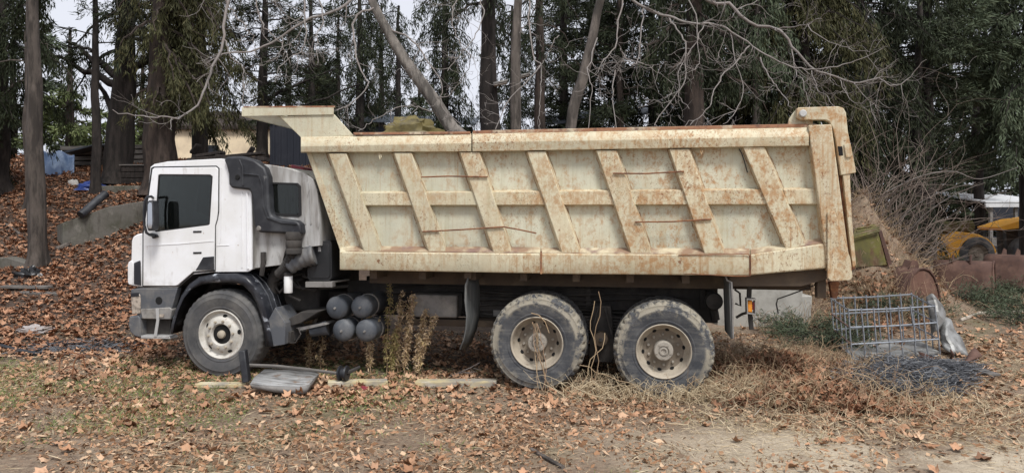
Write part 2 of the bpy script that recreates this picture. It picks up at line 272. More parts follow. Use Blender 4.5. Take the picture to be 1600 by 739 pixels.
# ---------------------------------------------------------------- mesh helpers
class MB:
    def __init__(s): s.v = []; s.f = []
    def add(s, vs, fs):
        n = len(s.v); s.v += [tuple(p) for p in vs]; s.f += [tuple(i + n for i in f) for f in fs]; return s
    def box(s, x0, x1, y0, y1, z0, z1):
        return s.add([(x0, y0, z0), (x1, y0, z0), (x1, y1, z0), (x0, y1, z0), (x0, y0, z1), (x1, y0, z1), (x1, y1, z1), (x0, y1, z1)],
                     [(3, 2, 1, 0), (4, 5, 6, 7), (0, 1, 5, 4), (1, 2, 6, 5), (2, 3, 7, 6), (3, 0, 4, 7)])
    def prism(s, pts, vec):
        "flat polygon pts (3-D) pushed along vec"
        pts = [Vector(p) for p in pts]; vec = Vector(vec); n = len(pts)
        nrm = Vector((0, 0, 0))
        for i in range(n): nrm += pts[i].cross(pts[(i + 1) % n])
        if nrm.dot(vec) > 0: pts = pts[::-1]
        vs = pts + [p + vec for p in pts]
        return s.add(vs, [tuple(range(n)), tuple(range(2 * n - 1, n - 1, -1))] + [((i + 1) % n, i, i + n, (i + 1) % n + n) for i in range(n)])
    def xz(s, pts, y0, y1):
        "outline of (x,z) pairs or points, between two depths"
        q = [(p[0], y0, p[-1]) for p in pts]
        return s.prism(q, (0, y1 - y0, 0))
    def hole(s, outer, inner, y0, y1):
        o = [Vector((p[0], y0, p[-1])) for p in outer]; i_ = [Vector((p[0], y0, p[-1])) for p in inner]
        tris = tessellate_polygon([o, i_]); allp = o + i_; n = len(allp); sh = Vector((0, y1 - y0, 0))
        fs = [tuple(t) for t in tris] + [tuple(k + n for k in t[::-1]) for t in tris]
        for base, m in ((0, len(o)), (len(o), len(i_))):
            for k in range(m): a = base + k; b = base + (k + 1) % m; fs.append((a, b, b + n, a + n))
        return s.add(allp + [p + sh for p in allp], fs)
    def tube(s, pts, rad, n=6, cap=True):
        pts = [Vector(p) for p in pts]; m = len(pts)
        if not isinstance(rad, (list, tuple)): rad = [rad] * m
        t0 = (pts[1] - pts[0]).normalized(); u = t0.orthogonal().normalized(); base = len(s.v); vs = []; fs = []
        for i in range(m):
            t = (pts[min(i + 1, m - 1)] - pts[max(i - 1, 0)]).normalized()
            u = u - t * u.dot(t)
            u = u.normalized() if u.length > 1e-5 else t.orthogonal().normalized()
            w_ = t.cross(u)
            for k in range(n):
                a = 2 * math.pi * k / n; vs.append(pts[i] + (u * math.cos(a) + w_ * math.sin(a)) * rad[i])
        for i in range(m - 1):
            for k in range(n): fs.append((i * n + k, i * n + (k + 1) % n, (i + 1) * n + (k + 1) % n, (i + 1) * n + k))
        if cap: fs += [tuple(range(n - 1, -1, -1)), tuple(range((m - 1) * n, m * n))]
        return s.add(vs, fs)
    def lathe(s, prof, c, n=32, axis='Y', caps=(False, False), jag=None):
        "prof: (radius, along axis) pairs"
        vs = []; fs = []; m = len(prof); c = Vector(c)
        for i, (r, y) in enumerate(prof):
            for k in range(n):
                a = 2 * math.pi * k / n; rr = r + (jag(i, k) if jag else 0)
                if axis == 'Y': vs.append(c + Vector((rr * math.cos(a), y, rr * math.sin(a))))
                elif axis == 'Z': vs.append(c + Vector((rr * math.cos(a), rr * math.sin(a), y)))
                else: vs.append(c + Vector((y, rr * math.cos(a), rr * math.sin(a))))
        for i in range(m - 1):
            for k in range(n): fs.append((i * n + k, (i + 1) * n + k, (i + 1) * n + (k + 1) % n, i * n + (k + 1) % n))
        if caps[0]: fs.append(tuple(range(n)))
        if caps[1]: fs.append(tuple(range(m * n - 1, (m - 1) * n - 1, -1)))
        return s.add(vs, fs)
    def grid(s, rows):
        n = len(rows[0]); vs = [p for r in rows for p in r]
        return s.add(vs, [(i * n + k, i * n + k + 1, (i + 1) * n + k + 1, (i + 1) * n + k) for i in range(len(rows) - 1) for k in range(n - 1)])
ORG = {}
def link_mesh(name, me, mat, parent, c, bevel, smooth, fixn=True):
    if mat: me.materials.append(MATS[mat])
    if fixn:
        bm = bmesh.new(); bm.from_mesh(me); bmesh.ops.recalc_face_normals(bm, faces=bm.faces); bm.to_mesh(me); bm.free()
    if smooth:
        me.polygons.foreach_set('use_smooth', [True] * len(me.polygons)); me.set_sharp_from_angle(angle=R(smooth if smooth > 1 else 38))
    o = bpy.data.objects.new(name, me); COL.objects.link(o)
    ORG[o] = Vector(c); o.location = Vector(c)
    if parent is not None: o.parent = parent; o.location = Vector(c) - ORG[parent]
    if bevel:
        b = o.modifiers.new('bevel', 'BEVEL'); b.width = bevel; b.segments = 2; b.limit_method = 'ANGLE'; b.angle_limit = R(35); b.harden_normals = False
    return o
def obj(name, mb, mat, parent=None, bevel=0, smooth=38, origin=None, solid=0, fixn=True):
    a = np.array(mb.v, dtype=float)
    if origin is None: origin = (a.min(0) + a.max(0)) / 2; origin[2] = a[:, 2].min() if parent is None else origin[2]
    a = a - np.array(origin)
    me = bpy.data.meshes.new(name); me.from_pydata(a.tolist(), [], mb.f); me.update()
    o = link_mesh(name, me, mat, parent, origin, bevel, smooth, fixn)
    if solid:
        m = o.modifiers.new('solid', 'SOLIDIFY'); m.thickness = solid; m.offset = 0
    return o
def np_obj(name, v, f, mat, parent=None, origin=None):
    "v Nx3 array, f MxK array of equal-sided faces"
    v = np.asarray(v, dtype=np.float32); f = np.asarray(f, dtype=np.int32); k = f.shape[1]
    if origin is None: origin = v.mean(0)
    v = v - np.asarray(origin, dtype=np.float32)
    me = bpy.data.meshes.new(name); me.vertices.add(len(v)); me.vertices.foreach_set('co', v.ravel())
    me.loops.add(f.size); me.loops.foreach_set('vertex_index', f.ravel())
    me.polygons.add(len(f)); me.polygons.foreach_set('loop_start', np.arange(0, f.size, k, dtype=np.int32))
    try: me.polygons.foreach_set('loop_total', np.full(len(f), k, dtype=np.int32))
    except Exception: pass
    me.update(calc_edges=True)
    return link_mesh(name, me, mat, parent, [float(q) for q in origin], 0, 0, False)
def thing(name, loc, label, cat, group=None):
    o = bpy.data.objects.new(name, None); COL.objects.link(o); o.location = loc; ORG[o] = Vector(loc); o.empty_display_size = .2
    return tag(o, label, cat, group)
def tag(o, label=None, cat=None, group=None, kind=None):
    if label: o['label'] = label
    if cat: o['category'] = cat
    if group: o['group'] = group
    if kind: o['kind'] = kind
    return o
def xz(*pp, Y=0.0):
    "pixel outline -> (x, z) outline on plane Y"
    return [(q.x, q.z) for q in (P(a, b, Y) for a, b in pp)]

# ================================================================ DUMP TRUCK
T = thing('dump_truck', (-2.6, 1.2, 0), 'abandoned white cab dump truck with rusty cream tipper body, seen from its left side', 'dump truck')
YW = 2.42                                    # far side of the truck
def mir(y): return YW + .0 - y               # mirror a depth to the far side
# ---------------------------------------------------------------- tipper body
m = MB()
side = xz((472, 216), (1262, 202), (1296, 424), (1172, 424), (541, 417), Y=.08)
m.xz(side, .08, .10)
m.xz(side, mir(.10), mir(.08))
fa, fb = P(470, 216, .08), P(540, 420, .08)  # front wall between the side plates
m.xz([(fa.x, fa.z), (fa.x + .05, fa.z), (fb.x + .05, fb.z), (fb.x, fb.z)], .1005, mir(.1005))
m.box(-3.6, 1.6, .101, mir(.101), 1.345, 1.40)
body = obj('tipper_body', m, 'panel_paint', T)
# canopy over the cab
m = MB(); ca = xz((437, 182), (522, 179), (552, 212), (470, 215), Y=.03)
m.xz(ca, .03, .05); m.xz(ca, mir(.05), mir(.03))
c0, c1 = P(380, 168, .03), P(522, 167, .03)
z0, z1 = P(380, 181, .03).z, P(522, 179, .03).z
m.box(c0.x, c0.x + .475, .0285, mir(.0285), z0 - .004, z0 + .014)                       # roof plate
m.prism([(c0.x + .43, .0505, z0 - .005), (c0.x + .47, .0505, z0 - .005), (ca[3][0] + .04, .0505, ca[3][1]), (ca[3][0], .0505, ca[3][1])], (0, YW - .101, 0))
can = obj('canopy', m, 'canopy_paint', body, bevel=.004)
m = MB(); m.prism([(c0.x - .01, .012, z0 - .01), (c1.x, .012, z1 - .005), (c1.x, .012, c1.z), (c0.x - .01, .012, c0.z)], (0, .012, 0))
m.box(c0.x - .014, c0.x + .002, .025, mir(.025), z0 - .01, c0.z)
obj('canopy_flange', m, 'canopy_paint', body, bevel=.003)
m = MB(); m.prism([P(381, 166.3, .01), P(522, 165.6, .01), P(522, 168, .01), P(381, 168.5, .01)], (0, .03, 0)); obj('canopy_lip', m, 'rust_lip', body)
m = MB(); m.prism([P(502, 216, .008), P(523, 215.5, .008), P(523, 226, .008), P(502, 227, .008)], (0, .012, 0)); obj('patch_plate', m, 'rust', body)

def strip(pa, pb, prof, yoff=0):
    "beam between two stations: prof lists (pixel y at a, pixel y at b, Y)"
    mm = MB(); rows = []
    for px, idx in ((pa, 0), (pb, 1)):
        rows.append([P(px, q[idx], q[2]) for q in prof])
    n = len(prof); vs = rows[0] + rows[1]
    mm.add(vs, [(i, i + 1, n + i + 1, n + i) for i in range(n - 1)] + [(n - 1, 0, n, 2 * n - 1), tuple(range(n)), tuple(range(2 * n - 1, n - 1, -1))])
    return mm
# top rail, front and rear length
obj('top_rail', strip(470, 736.5, [(216, 209.5, .09), (214, 208.5, .03), (219, 213, -.02), (229, 224, -.055), (238, 237, -.035), (239, 238, .075)]), 'rail_paint', body, bevel=.006)
obj('top_rail', strip(738, 1264, [(206.5, 196.5, .09), (206.3, 196.3, .03), (211, 201, -.02), (223, 213.5, -.06), (237, 228, -.04), (238, 229, .075)]), 'rail_paint', body, bevel=.006)
obj('rail_lip', strip(552, 735, [(207.5, 206, .0), (207.3, 205.8, .085), (211, 209.5, .085), (211, 209.5, .0)]), 'rust_lip', body, bevel=.003)
obj('rail_lip', strip(739, 1262, [(204.6, 193.8, -.005), (204.4, 193.6, .085), (209.5, 199, .085), (209.5, 199, -.005)]), 'rust_lip', body, bevel=.003)
m = MB(); zt = P(800, 205, .03).z
m.box(-4.15, 1.55, mir(.09), mir(-.05), zt - .22, zt); obj('far_top_rail', m, 'rail_paint', body)
# bottom rail: a sloped ledge over a tall face, in three lengths
def brail(xa, xb, ta, tb, ba, bb, le):
    return strip(xa, xb, [(ta - le, tb - le, .079), (ta, tb, -.03), (ta + 1, tb + 1, -.045), (ba - 2, bb - 2, -.045), (ba, bb, -.035), (ba, bb, .20)])
m = brail(531, 844.5, 393.5, 396.5, 421.5, 427, 8)
obj('bottom_rail', m, 'rail_paint', body, bevel=.006)
obj('bottom_rail', brail(845.5, 1171.5, 396.5, 398, 427.5, 430.5, 9), 'rail_paint', body, bevel=.006)
obj('bottom_rail', brail(1172.5, 1291, 398, 380, 430, 419, 9), 'rail_paint', body, bevel=.006)
m = MB(); m.box(-3.65, 1.7, mir(.20), mir(-.04), 1.34, 1.56); obj('far_bottom_rail', m, 'rail_paint', body)
for xa, xb, ta, tb in ((540, 844, 393, 395.5), (846, 1171, 396, 397.5), (1173, 1290, 397.5, 379.5)):
    obj('ledge', strip(xa, xb, [(ta - 9, tb - 9.5, .0785), (ta - 1.2, tb - 1.2, -.026), (ta + .2, tb + .2, -.026), (ta - 7, tb - 7, .0785)]), 'ledge_rust', body)
obj('joint_strip', strip(844, 847, [(393, 392, -.05), (428, 428, -.05), (428, 428, -.04), (393, 392, -.04)]), 'rust', body)
obj('joint_strip', strip(1170.8, 1173.6, [(398, 398, -.052), (431, 431, -.052), (431, 431, -.04), (398, 398, -.04)]), 'rust', body)
# slanting ribs (hat sections)
RIBS = [(514, 541, 240, 569, 595.5, 393), (616, 643, 239, 670, 696, 393), (719, 749, 238, 771, 798, 394), (824, 852, 237, 878, 906, 395),
        (932, 963, 235, 986, 1017, 396), (1046, 1077, 233, 1101, 1131, 396), (1161, 1194, 230, 1229, 1261, 391)]
for (a0, a1, ya, b0, b1, yb) in RIBS:
    m = MB(); fl = 3.5
    o_ = [P(a0, ya, -.022), P(a1, ya, -.022), P(b1, yb, -.022), P(b0, yb, -.022)]
    i_ = [P(a0 - fl, ya, .082), P(a1 + fl, ya, .082), P(b1 + fl, yb, .082), P(b0 - fl, yb, .082)]
    m.add(o_ + i_, [(0, 1, 2, 3), (0, 3, 7, 4), (2, 1, 5, 6), (1, 0, 4, 5), (3, 2, 6, 7), (7, 6, 5, 4)])
    obj('rib', m, 'rib_paint', body, bevel=.007)
    for q0, q1 in ((i_[0], i_[3]), (i_[1], i_[2])):
        mw = MB(); mw.tube([q0.lerp(q1, t / 24) + Vector((.003 * math.sin(t * 5.1), -.006, 0)) for t in range(25)], [.007 + .003 * math.sin(t * 2.7 + a0) for t in range(25)], 5); obj('weld_bead', mw, 'weld', body)
def rib_edge(k, py, right):
    a0, a1, ya, b0, b1, yb = RIBS[k]; t = (py - ya) / (yb - ya); return (a1 + (b1 - a1) * t) if right else (a0 + (b0 - a0) * t)
# middle rail, one length in each bay
for k in range(7):
    t_ = 302 - .9 * k; b_ = 321 - .3 * k
    xl = rib_edge(k, 310, True); xr = rib_edge(k + 1, 310, False) if k < 6 else 1277
    s1 = 3.4
    m = MB()
    o_ = [P(xl - s1, t_, .004), P(xr - s1, t_ - .9, .004), P(xr + s1, b_ - .3, .004), P(xl + s1, b_, .004)]
    i_ = [P(xl - s1, t_ - 3, .083), P(xr - s1, t_ - 3.9, .083), P(xr + s1, b_ + 2, .083), P(xl + s1, b_ + 2, .083)]
    m.add(o_ + i_, [(0, 1, 2, 3), (0, 3, 7, 4), (2, 1, 5, 6), (1, 0, 4, 5), (3, 2, 6, 7), (7, 6, 5, 4)])
    obj('middle_rail', m, 'rib_paint', body, bevel=.005)
# front edge plate, rear post with gusset
m = MB(); m.prism([P(480, 239, .068), P(486, 239, .068), P(548, 393, .068), P(532, 393, .068)], (0, .0115, 0)); obj('front_edge_plate', m, 'rib_paint', body)
m = MB(); m.prism([P(1263, 195.5, -.062), P(1299.5, 194.5, -.062), P(1331, 432, -.062), P(1293.5, 424, -.062)], (0, .16, 0)); obj('rear_post', m, 'post_paint', body, bevel=.012)
m = MB(); m.prism([P(1293, 332, -.085), P(1304, 330, -.085), P(1329, 404, -.085), P(1332.5, 433, -.085), P(1328, 438, -.085), P(1298, 439.5, -.085), P(1293, 434, -.085)], (0, .0225, 0)); obj('gusset_plate', m, 'post_paint', body, bevel=.006)
m = MB(); m.prism([P(1263, 195.5, -.06) + Vector((0, YW - .1, 0)), P(1299.5, 194.5, -.06) + Vector((0, YW - .1, 0)), P(1331, 432, -.06) + Vector((0, YW - .1, 0)), P(1293.5, 424, -.06) + Vector((0, YW - .1, 0))], (0, .16, 0)); obj('rear_post', m, 'post_paint', body, bevel=.012)
# tailgate with its goose-neck hinge arm
tg = [P(1300.5, 206, .0), P(1306, 205, .0), P(1329, 300, .0), P(1338, 419, .0), P(1331, 424, .0), P(1316, 300, .0)]
m = MB(); m.prism([(q.x, .03, q.z) for q in tg], (0, YW - .06, 0)); gate = obj('tailgate', m, 'rust', T, bevel=.004)
m = MB(); m.prism([P(1314.5, 245, -.03), P(1327, 250, -.03), P(1331, 340, -.03), P(1338, 414, -.03), P(1332.5, 418, -.03), P(1325, 350, -.03)], (0, .06, 0)); obj('gate_edge', m, 'post_paint', gate, bevel=.004)
arm = [(1245, 170), (1248, 168), (1310, 166.5), (1318, 169), (1322, 176), (1325, 205), (1329, 226), (1336, 258), (1338, 270), (1325.5, 272.5), (1314, 274), (1310, 250), (1305, 215), (1301, 200), (1296, 190), (1289, 187.5), (1250, 187.5), (1245, 183)]
m = MB(); m.prism([P(a, b, -.04) for a, b in arm], (0, .075, 0)); obj('hinge_arm', m, 'post_paint', gate, bevel=.008)
m = MB(); m.prism([P(a, b, -.04) + Vector((0, YW - .06, 0)) for a, b in arm], (0, .075, 0)); obj('hinge_arm', m, 'post_paint', gate, bevel=.008)
m = MB(); m.prism([P(1309, 229, -.043), P(1316, 229, -.043), P(1317.5, 243, -.043), P(1311, 243.5, -.043)], (0, .004, 0)); obj('slot', m, 'hole_black', gate)
m = MB(); m.prism([P(1319, 226, -.058), P(1329, 224, -.058), P(1332.5, 242, -.058), P(1329, 246, -.058), P(1322, 246, -.058)], (0, .017, 0)); obj('lug_plate', m, 'post_paint', gate, bevel=.004)
c = P(1254, 178, -.04); m = MB(); m.lathe([(.001, -.035), (.03, -.035), (.038, -.028), (.038, 0)], c, 14); obj('pivot_bolt', m, 'pale_metal', gate)
m = MB(); m.prism([P(1231.5, 196, .04), P(1233, 186, .04), P(1240, 176, .04), P(1247, 169, .04), P(1258, 178, .04), P(1270, 187.5, .04), P(1270, 195, .04)], (0, .03, 0)); obj('hinge_bracket', m, 'canopy_paint', body, bevel=.003)
# loose rusty rods lying across the ribs and the little hooks
for pts in ([(658, 277), (700, 275.5), (762, 276.5)], [(660, 362), (720, 359), (787, 354.5), (812, 359), (838, 364.5)], [(958, 271), (1010, 271.5), (1069, 268)], [(992, 347), (1050, 346.5), (1112, 342.5)]):
    m = MB(); m.tube([P(a, b, -.037) for a, b in pts], .0085, 6); obj('rod', m, 'rust', body)
for hx, hy in ((594, 239), (1096, 231)):
    m = MB(); m.tube([P(hx - 1, hy, .0), P(hx - 1.5, hy + 5, -.012), P(hx, hy + 11, -.015), P(hx + 1.5, hy + 7, -.012), P(hx + 1.2, hy + 2, -.005)], .007, 6); obj('hook', m, 'rib_paint', body)
m = MB(); m.tube([P(1155, 233, .06), P(1159, 240, .05), P(1163, 252, .05), P(1168, 270, .055)], .006, 5); obj('cable_end', m, 'black_plastic', body)
m = MB(); m.tube([P(1062, 427, -.04), P(1150, 431.5, -.052), P(1171, 431.5, -.058), P(1173, 426, -.058), P(1173, 400, -.058), P(1168, 397.5, -.055), P(1060, 398.5, -.05)], .005, 5); obj('flange_edge', m, 'rust', body)
# frame under the floor
m = MB(); m.box(-3.55, 1.62, .48, .56, 1.14, 1.3445); m.box(-3.55, 1.62, mir(.56), mir(.48), 1.14, 1.3445); obj('floor_bearer', m, 'under_brown', body)
for k in range(9):
    x = -3.4 + k * .6; m = MB(); m.box(x, x + .08, .12, mir(.12), 1.23, 1.344); obj('cross_member', m, 'under_brown', body)
m = MB(); m.prism([P(1140, 432, .06), P(1292, 421, .06), P(1292, 436, .06), P(1252, 447, .06), P(1140, 447, .06)], (0, 2.2, 0)); obj('tail_beam', m, 'under_brown', body)
m = MB(); m.prism([P(1277, 437, .1), P(1291, 437, .1), P(1291, 466, .1), P(1277, 466, .1)], (0, .12, 0)); obj('tail_bracket', m, 'under_brown', body, bevel=.006)
m = MB(); m.prism([P(1296, 440, .25), P(1312, 440, .25), P(1308, 466, .25), P(1300, 466, .25)], (0, .08, 0)); obj('lock_hook', m, 'rust', body, bevel=.004)

# ---------------------------------------------------------------- chassis
m = MB()
for y0, y1 in ((.84, .92), (mir(.92), mir(.84))):
    m.box(-6.2, .66, y0, y1, .70, .98); m.box(-4.0, .66, y0 + .01, y1 - .01, .9805, 1.135)
m.box(-6.1, -6.0, .921, mir(.921), .72, .95); m.box(.5, .6, .921, mir(.921), .72, .95)
for x in (-4.0, -2.6, -1.9, -.2): m.box(x, x + .1, .921, mir(.921), .74, .94)
ch = obj('chassis', m, 'frame_dark', T, bevel=.006)
for k in range(22):
    x = -3.5 + k * .18 + (.05 if k % 3 else 0); m = MB(); m.lathe([(.001, -.014), (.013, -.014), (.013, 0)], (x, .838, .77 + .12 * (k % 2)), 6); obj('bolt', m, 'frame_dark', ch)
for x in (-2.35, -.9, .45):
    m = MB(); m.box(x, x + .06, .80, .839, .86, 1.2); obj('side_bracket', m, 'frame_dark', ch, bevel=.005)
# bogie: springs, axles, trunnion
for ys in (0, 1):
    yy = (lambda y: mir(y)) if ys else (lambda y: y)
    m = MB(); rows = []
    for k in range(7):
        n = 9; L_ = 1.3 - .12 * k
        pts = [(-.695 + L_ * (2 * i / (n - 1) - 1) * .5, .0, .66 - .035 * k + .10 * (1 - (2 * i / (n - 1) - 1) ** 2) - .0) for i in range(n)]
        ya, yb = sorted((yy(.62), yy(.72)))
        top = [(p[0], p[2] + .028) for p in pts]; bot = [(p[0], p[2]) for p in pts]
        m.xz(top + bot[::-1], ya, yb)
    obj('leaf_spring', m, 'frame_dark', T)
for x in (-1.39, 0.0):
    zc = .545 if x < -1 else .50
    m = MB(); m.lathe([(.09, .5), (.10, .9), (.17, 1.0), (.26, 1.12), (.29, 1.21), (.26, 1.3), (.17, 1.42), (.10, 1.52), (.09, 1.92)], (x, 0, zc), 20); obj('drive_axle', m, 'frame_dark', T)
m = MB(); m.lathe([(.09, .56), (.10, 1.0), (.10, 1.5), (.09, 1.86)], (-5.28, 0, .50), 14); obj('front_axle', m, 'frame_dark', T)
tc = P(939, 530, .42); m = MB(); m.lathe([(.001, -.03), (.05, -.03), (.078, -.02), (.082, 0), (.082, .16), (.06, .18), (.06, .45)], tc, 24); tr = obj('trunnion', m, 'under_brown', T)
m = MB(); m.lathe([(.001, -.045), (.022, -.045), (.025, -.03)], tc, 8); obj('trunnion_bolt', m, 'frame_dark', tr)
m = MB(); m.prism([P(926, 478, .55), P(954, 478, .55), P(962, 556, .55), P(955, 566, .55), P(930, 566, .55), P(920, 556, .55)], (0, .06, 0)); obj('trunnion_bracket', m, 'frame_dark', T, bevel=.008)
for dx in (-1, 1):
    m = MB(); m.tube([P(940 + dx * 5, 480, .52), P(940 + dx * 16, 522, .50)], .012, 6); obj('u_bolt', m, 'frame_dark', T)
m = MB(); m.box(-1.0, -.35, .60, .80, .30, .42); obj('spring_seat', m, 'frame_dark', T, bevel=.02)
m = MB(); m.tube([(-4.0, 1.2, .9), (-1.5, 1.21, .60)], .06, 10); obj('drive_shaft', m, 'frame_dark', T)
m = MB(); m.tube([P(1110, 455, .7), P(1118, 500, .7)], .05, 8); obj('shock_absorber', m, 'frame_dark', T)
m = MB(); m.lathe([(.001, -.10), (.09, -.09), (.10, -.06), (.10, .06), (.09, .09), (.001, .10)], P(1115, 470, .6), 16, 'Y'); obj('brake_chamber', m, 'frame_dark', T)

# ---------------------------------------------------------------- wheels
def tyre_mesh(wd=.30, Rr=.545, n=120, deep=1.0):
    h = wd / 2
    half = [(.292, .03), (.30, .005), (.315, .0), (.325, -.007), (.335, -.007), (.34, -.004), (.38, -.014), (.43, -.016), (.445, -.019), (.452, -.015), (.475, -.008), (.492, -.004), (.498, -.006), (.510, .004), (.527, .016), (.538, .035), (.544, .06), (.545, .09), (.532, .095), (.532, .105), (.545, .11)]
    prof = half + [(Rr, h)] + [(r, wd - y) for r, y in half[::-1]]
    L = len(prof); grp = {13: -.008, 14: -.022, 15: -.026, 16: -.022, 17: -.012}
    def jag(i, k):
        q = i if i < L / 2 else L - 1 - i
        return grp.get(q, 0) * deep if k % 3 == 0 else 0
    return MB().lathe(prof, (0, 0, 0), n, jag=jag)
TYRE = tyre_mesh(); TYRE_F = tyre_mesh(deep=.4)
def ring_holes(mb, r, n, y, rx, rz, a0=0):
    for k in range(n):
        a = a0 + 2 * math.pi * k / n; e = Vector((math.cos(a), 0, math.sin(a))); t = Vector((-math.sin(a), 0, math.cos(a)))
        vs = []
        for q in range(12):
            b = 2 * math.pi * q / 12; vs.append(e * (r + rx * math.cos(b)) + t * (rz * math.sin(b)) + Vector((0, y(r + rx * math.cos(b)), 0)))
        mb.add(vs, [tuple(range(12))])
def nuts(mb, r, n, y, s=.016, hgt=.03):
    for k in range(n):
        a = 2 * math.pi * (k + .5) / n; mb.lathe([(.001, -hgt), (s * .8, -hgt), (s, -hgt * .8), (s, 0)], (r * math.cos(a), y, r * math.sin(a)), 6)
def wheel(c, kind, far=False, rot=0.0):
    "kind: steer or drive; local frame looks at -Y, the far side turned round"
    nm = 'front_wheel' if kind == 'steer' else 'rear_wheel'
    Rm = Matrix.Rotation(rot, 4, 'Y') if not far else Matrix.Rotation(math.pi, 4, 'Z')
    def put(name, mb, mat, par, off=0.0):
        mm = MB(); mm.f = mb.f; mm.v = [tuple(Rm @ (Vector(v) + Vector((0, off, 0)))) for v in mb.v]
        mm.v = [tuple(Vector(v) + Vector(c)) for v in mm.v]
        return obj(name, mm, mat, par, origin=c, smooth=40)
    if kind == 'steer':
        rim = MB().lathe([(.298, .02), (.302, .002), (.290, -.004), (.280, .006), (.272, .03), (.255, .050), (.235, .045), (.20, .012), (.19, .004), (.135, .0), (.128, .006), (.118, .03)], (0, 0, 0), 48)
        # back side of the rim drum
        rim.lathe([(.298, .02), (.285, .10), (.25, .16), (.25, .26), (.298, .28)], (0, 0, 0), 32)
        r_ = put(nm, rim, 'rim_white', T)
        put('tyre', TYRE_F, 'tyre', r_)
        hb = MB().lathe([(.118, .03), (.115, .05), (.10, .055), (.09, .03), (.05, .028), (.046, -.005), (.035, -.012), (.001, -.014)], (0, 0, 0), 28)
        nuts(hb, .165, 10, .004); put('hub', hb, 'rim_paint', r_)
        dk = MB().lathe([(.1145, .028), (.06, .026), (.055, .02)], (0, 0, 0), 28); put('hub_recess', dk, 'hole_black', r_)
        for k in range(5):
            hl = MB(); ring_holes(hl, .228, 1, lambda r: np.interp(r, [.20, .235, .255], [.010, .043, .048]) - .001, .017, .030, .35 + 2 * math.pi * k / 5); put('hand_hole', hl, 'hole_black', r_)
    else:
        rim = MB().lathe([(.292, .012), (.300, -.006), (.292, -.012), (.282, -.004), (.276, .02), (.268, .06), (.258, .085), (.245, .115), (.225, .135), (.17, .15), (.12, .155)], (0, 0, 0), 48)
        r_ = put(nm, rim, 'rim_paint', T)
        put('tyre', TYRE, 'tyre_muddy' if not far else 'tyre', r_)
        put('tyre', TYRE, 'tyre', r_, off=.345)
        inner = MB().lathe([(.292, .29), (.27, .30), (.25, .36), (.25, .60), (.292, .63)], (0, 0, 0), 32); put('inner_rim', inner, 'rim_dusty_shaded', r_)
        disc = MB().lathe([(.2245, .134), (.205, .139), (.16, .148), (.108, .149)], (0, 0, 0), 48); put('wheel_disc', disc, 'rim_dusty_shaded', r_)
        hb = MB().lathe([(.108, .149), (.106, .06), (.104, .02), (.096, .008), (.06, .006), (.058, .018), (.046, .018), (.045, .002), (.03, .0), (.028, .012), (.001, .014)], (0, 0, 0), 32)
        nuts(hb, .168, 10, .148)
        for k in range(5):
            a = 2 * math.pi * k / 5 + .3; hb.lathe([(.001, -.006), (.012, -.006), (.014, .0)], (.078 * math.cos(a), .007, .078 * math.sin(a)), 3)
        put('hub', hb, 'hub_dusty', r_)
        for k in range(10):
            hl = MB(); ring_holes(hl, .222, 1, lambda r: np.interp(r, [.17, .2245, .245], [.146, .134, .115]) - .0045, .016, .024, .1 + math.pi * k / 5); put('hand_hole', hl, 'hole_black', r_)
    return r_
wheel((-5.285, .03, .525), 'steer', rot=.2)
wheel((-5.285, mir(.03), .525), 'steer', True)
wheel((-1.392, .0, .542), 'drive', rot=.15)
wheel((-1.392, mir(.0), .542), 'drive', True)
wheel((0.0, .0, .497), 'drive', rot=.6)
wheel((0.0, mir(.0), .497), 'drive', True)

# ---------------------------------------------------------------- cab
ZW = [(247, 274), (250, 272.5), (328, 273), (332, 276), (327.5, 350), (325, 352), (243, 362.5), (241, 360)]
shell_out = [(235, 261), (241, 256.5), (262, 252.5), (345, 248), (372, 252), (388, 262), (393, 300), (393.5, 421), (388, 424.5), (334, 425), (300, 429), (277, 449), (222, 449), (223, 366), (225, 362)]
so = xz(*shell_out, Y=.055); hw = xz((245, 272), (334, 273), (329.5, 352), (240, 364), Y=.055)
m = MB(); m.hole(so, hw, .055, .085); cab = obj('cab_side', m, 'cab_white', T, bevel=.006)
m = MB(); m.hole(so, hw, mir(.085), mir(.055)); obj('cab_side', m, 'cab_white', T, bevel=.006)
# windscreen side, roof, back and floor follow the outline across the cab
def across(pts, th, y0, y1):
    q = xz(*pts, Y=.055); cx = sum(p[0] for p in q) / len(q); cz = sum(p[1] for p in q) / len(q)
    mm = MB(); cen = Vector((-5.6, 1.85)); up = []; lo = []
    for p in q:
        v = Vector(p); k = (cen - v).normalized() * th; up.append(tuple(v)); lo.append(tuple(v + k))
    return mm.xz(up + lo[::-1], y0, y1)
obj('roof', across([(235, 261), (241, 256.5), (262, 252.5), (345, 248), (372, 252), (388, 262)], .03, .0855, mir(.0855)), 'cab_white', T, bevel=.02)
obj('cab_back', across([(388, 263), (393, 300), (393.5, 421)], .03, .0855, mir(.0855)), 'cab_rear', T)
obj('cab_floor', across([(222, 448), (277, 448), (300, 428.5), (334, 424.5), (388, 424)], .03, .0855, mir(.0855)), 'interior', T)
obj('cab_front', across([(222, 448.5), (223, 367), (224.5, 363)], .03, .0855, mir(.0855)), 'cab_white', T)
ws = across([(225, 361.5), (235, 262)], .012, .12, mir(.12)); wsn = obj('windscreen', ws, 'cab_glass', T)
obj('pillar', across([(225, 361.5), (235, 262)], .03, .0855, .119), 'cab_white', T)
obj('pillar', across([(225, 361.5), (235, 262)], .03, mir(.119), mir(.0855)), 'cab_white', T)
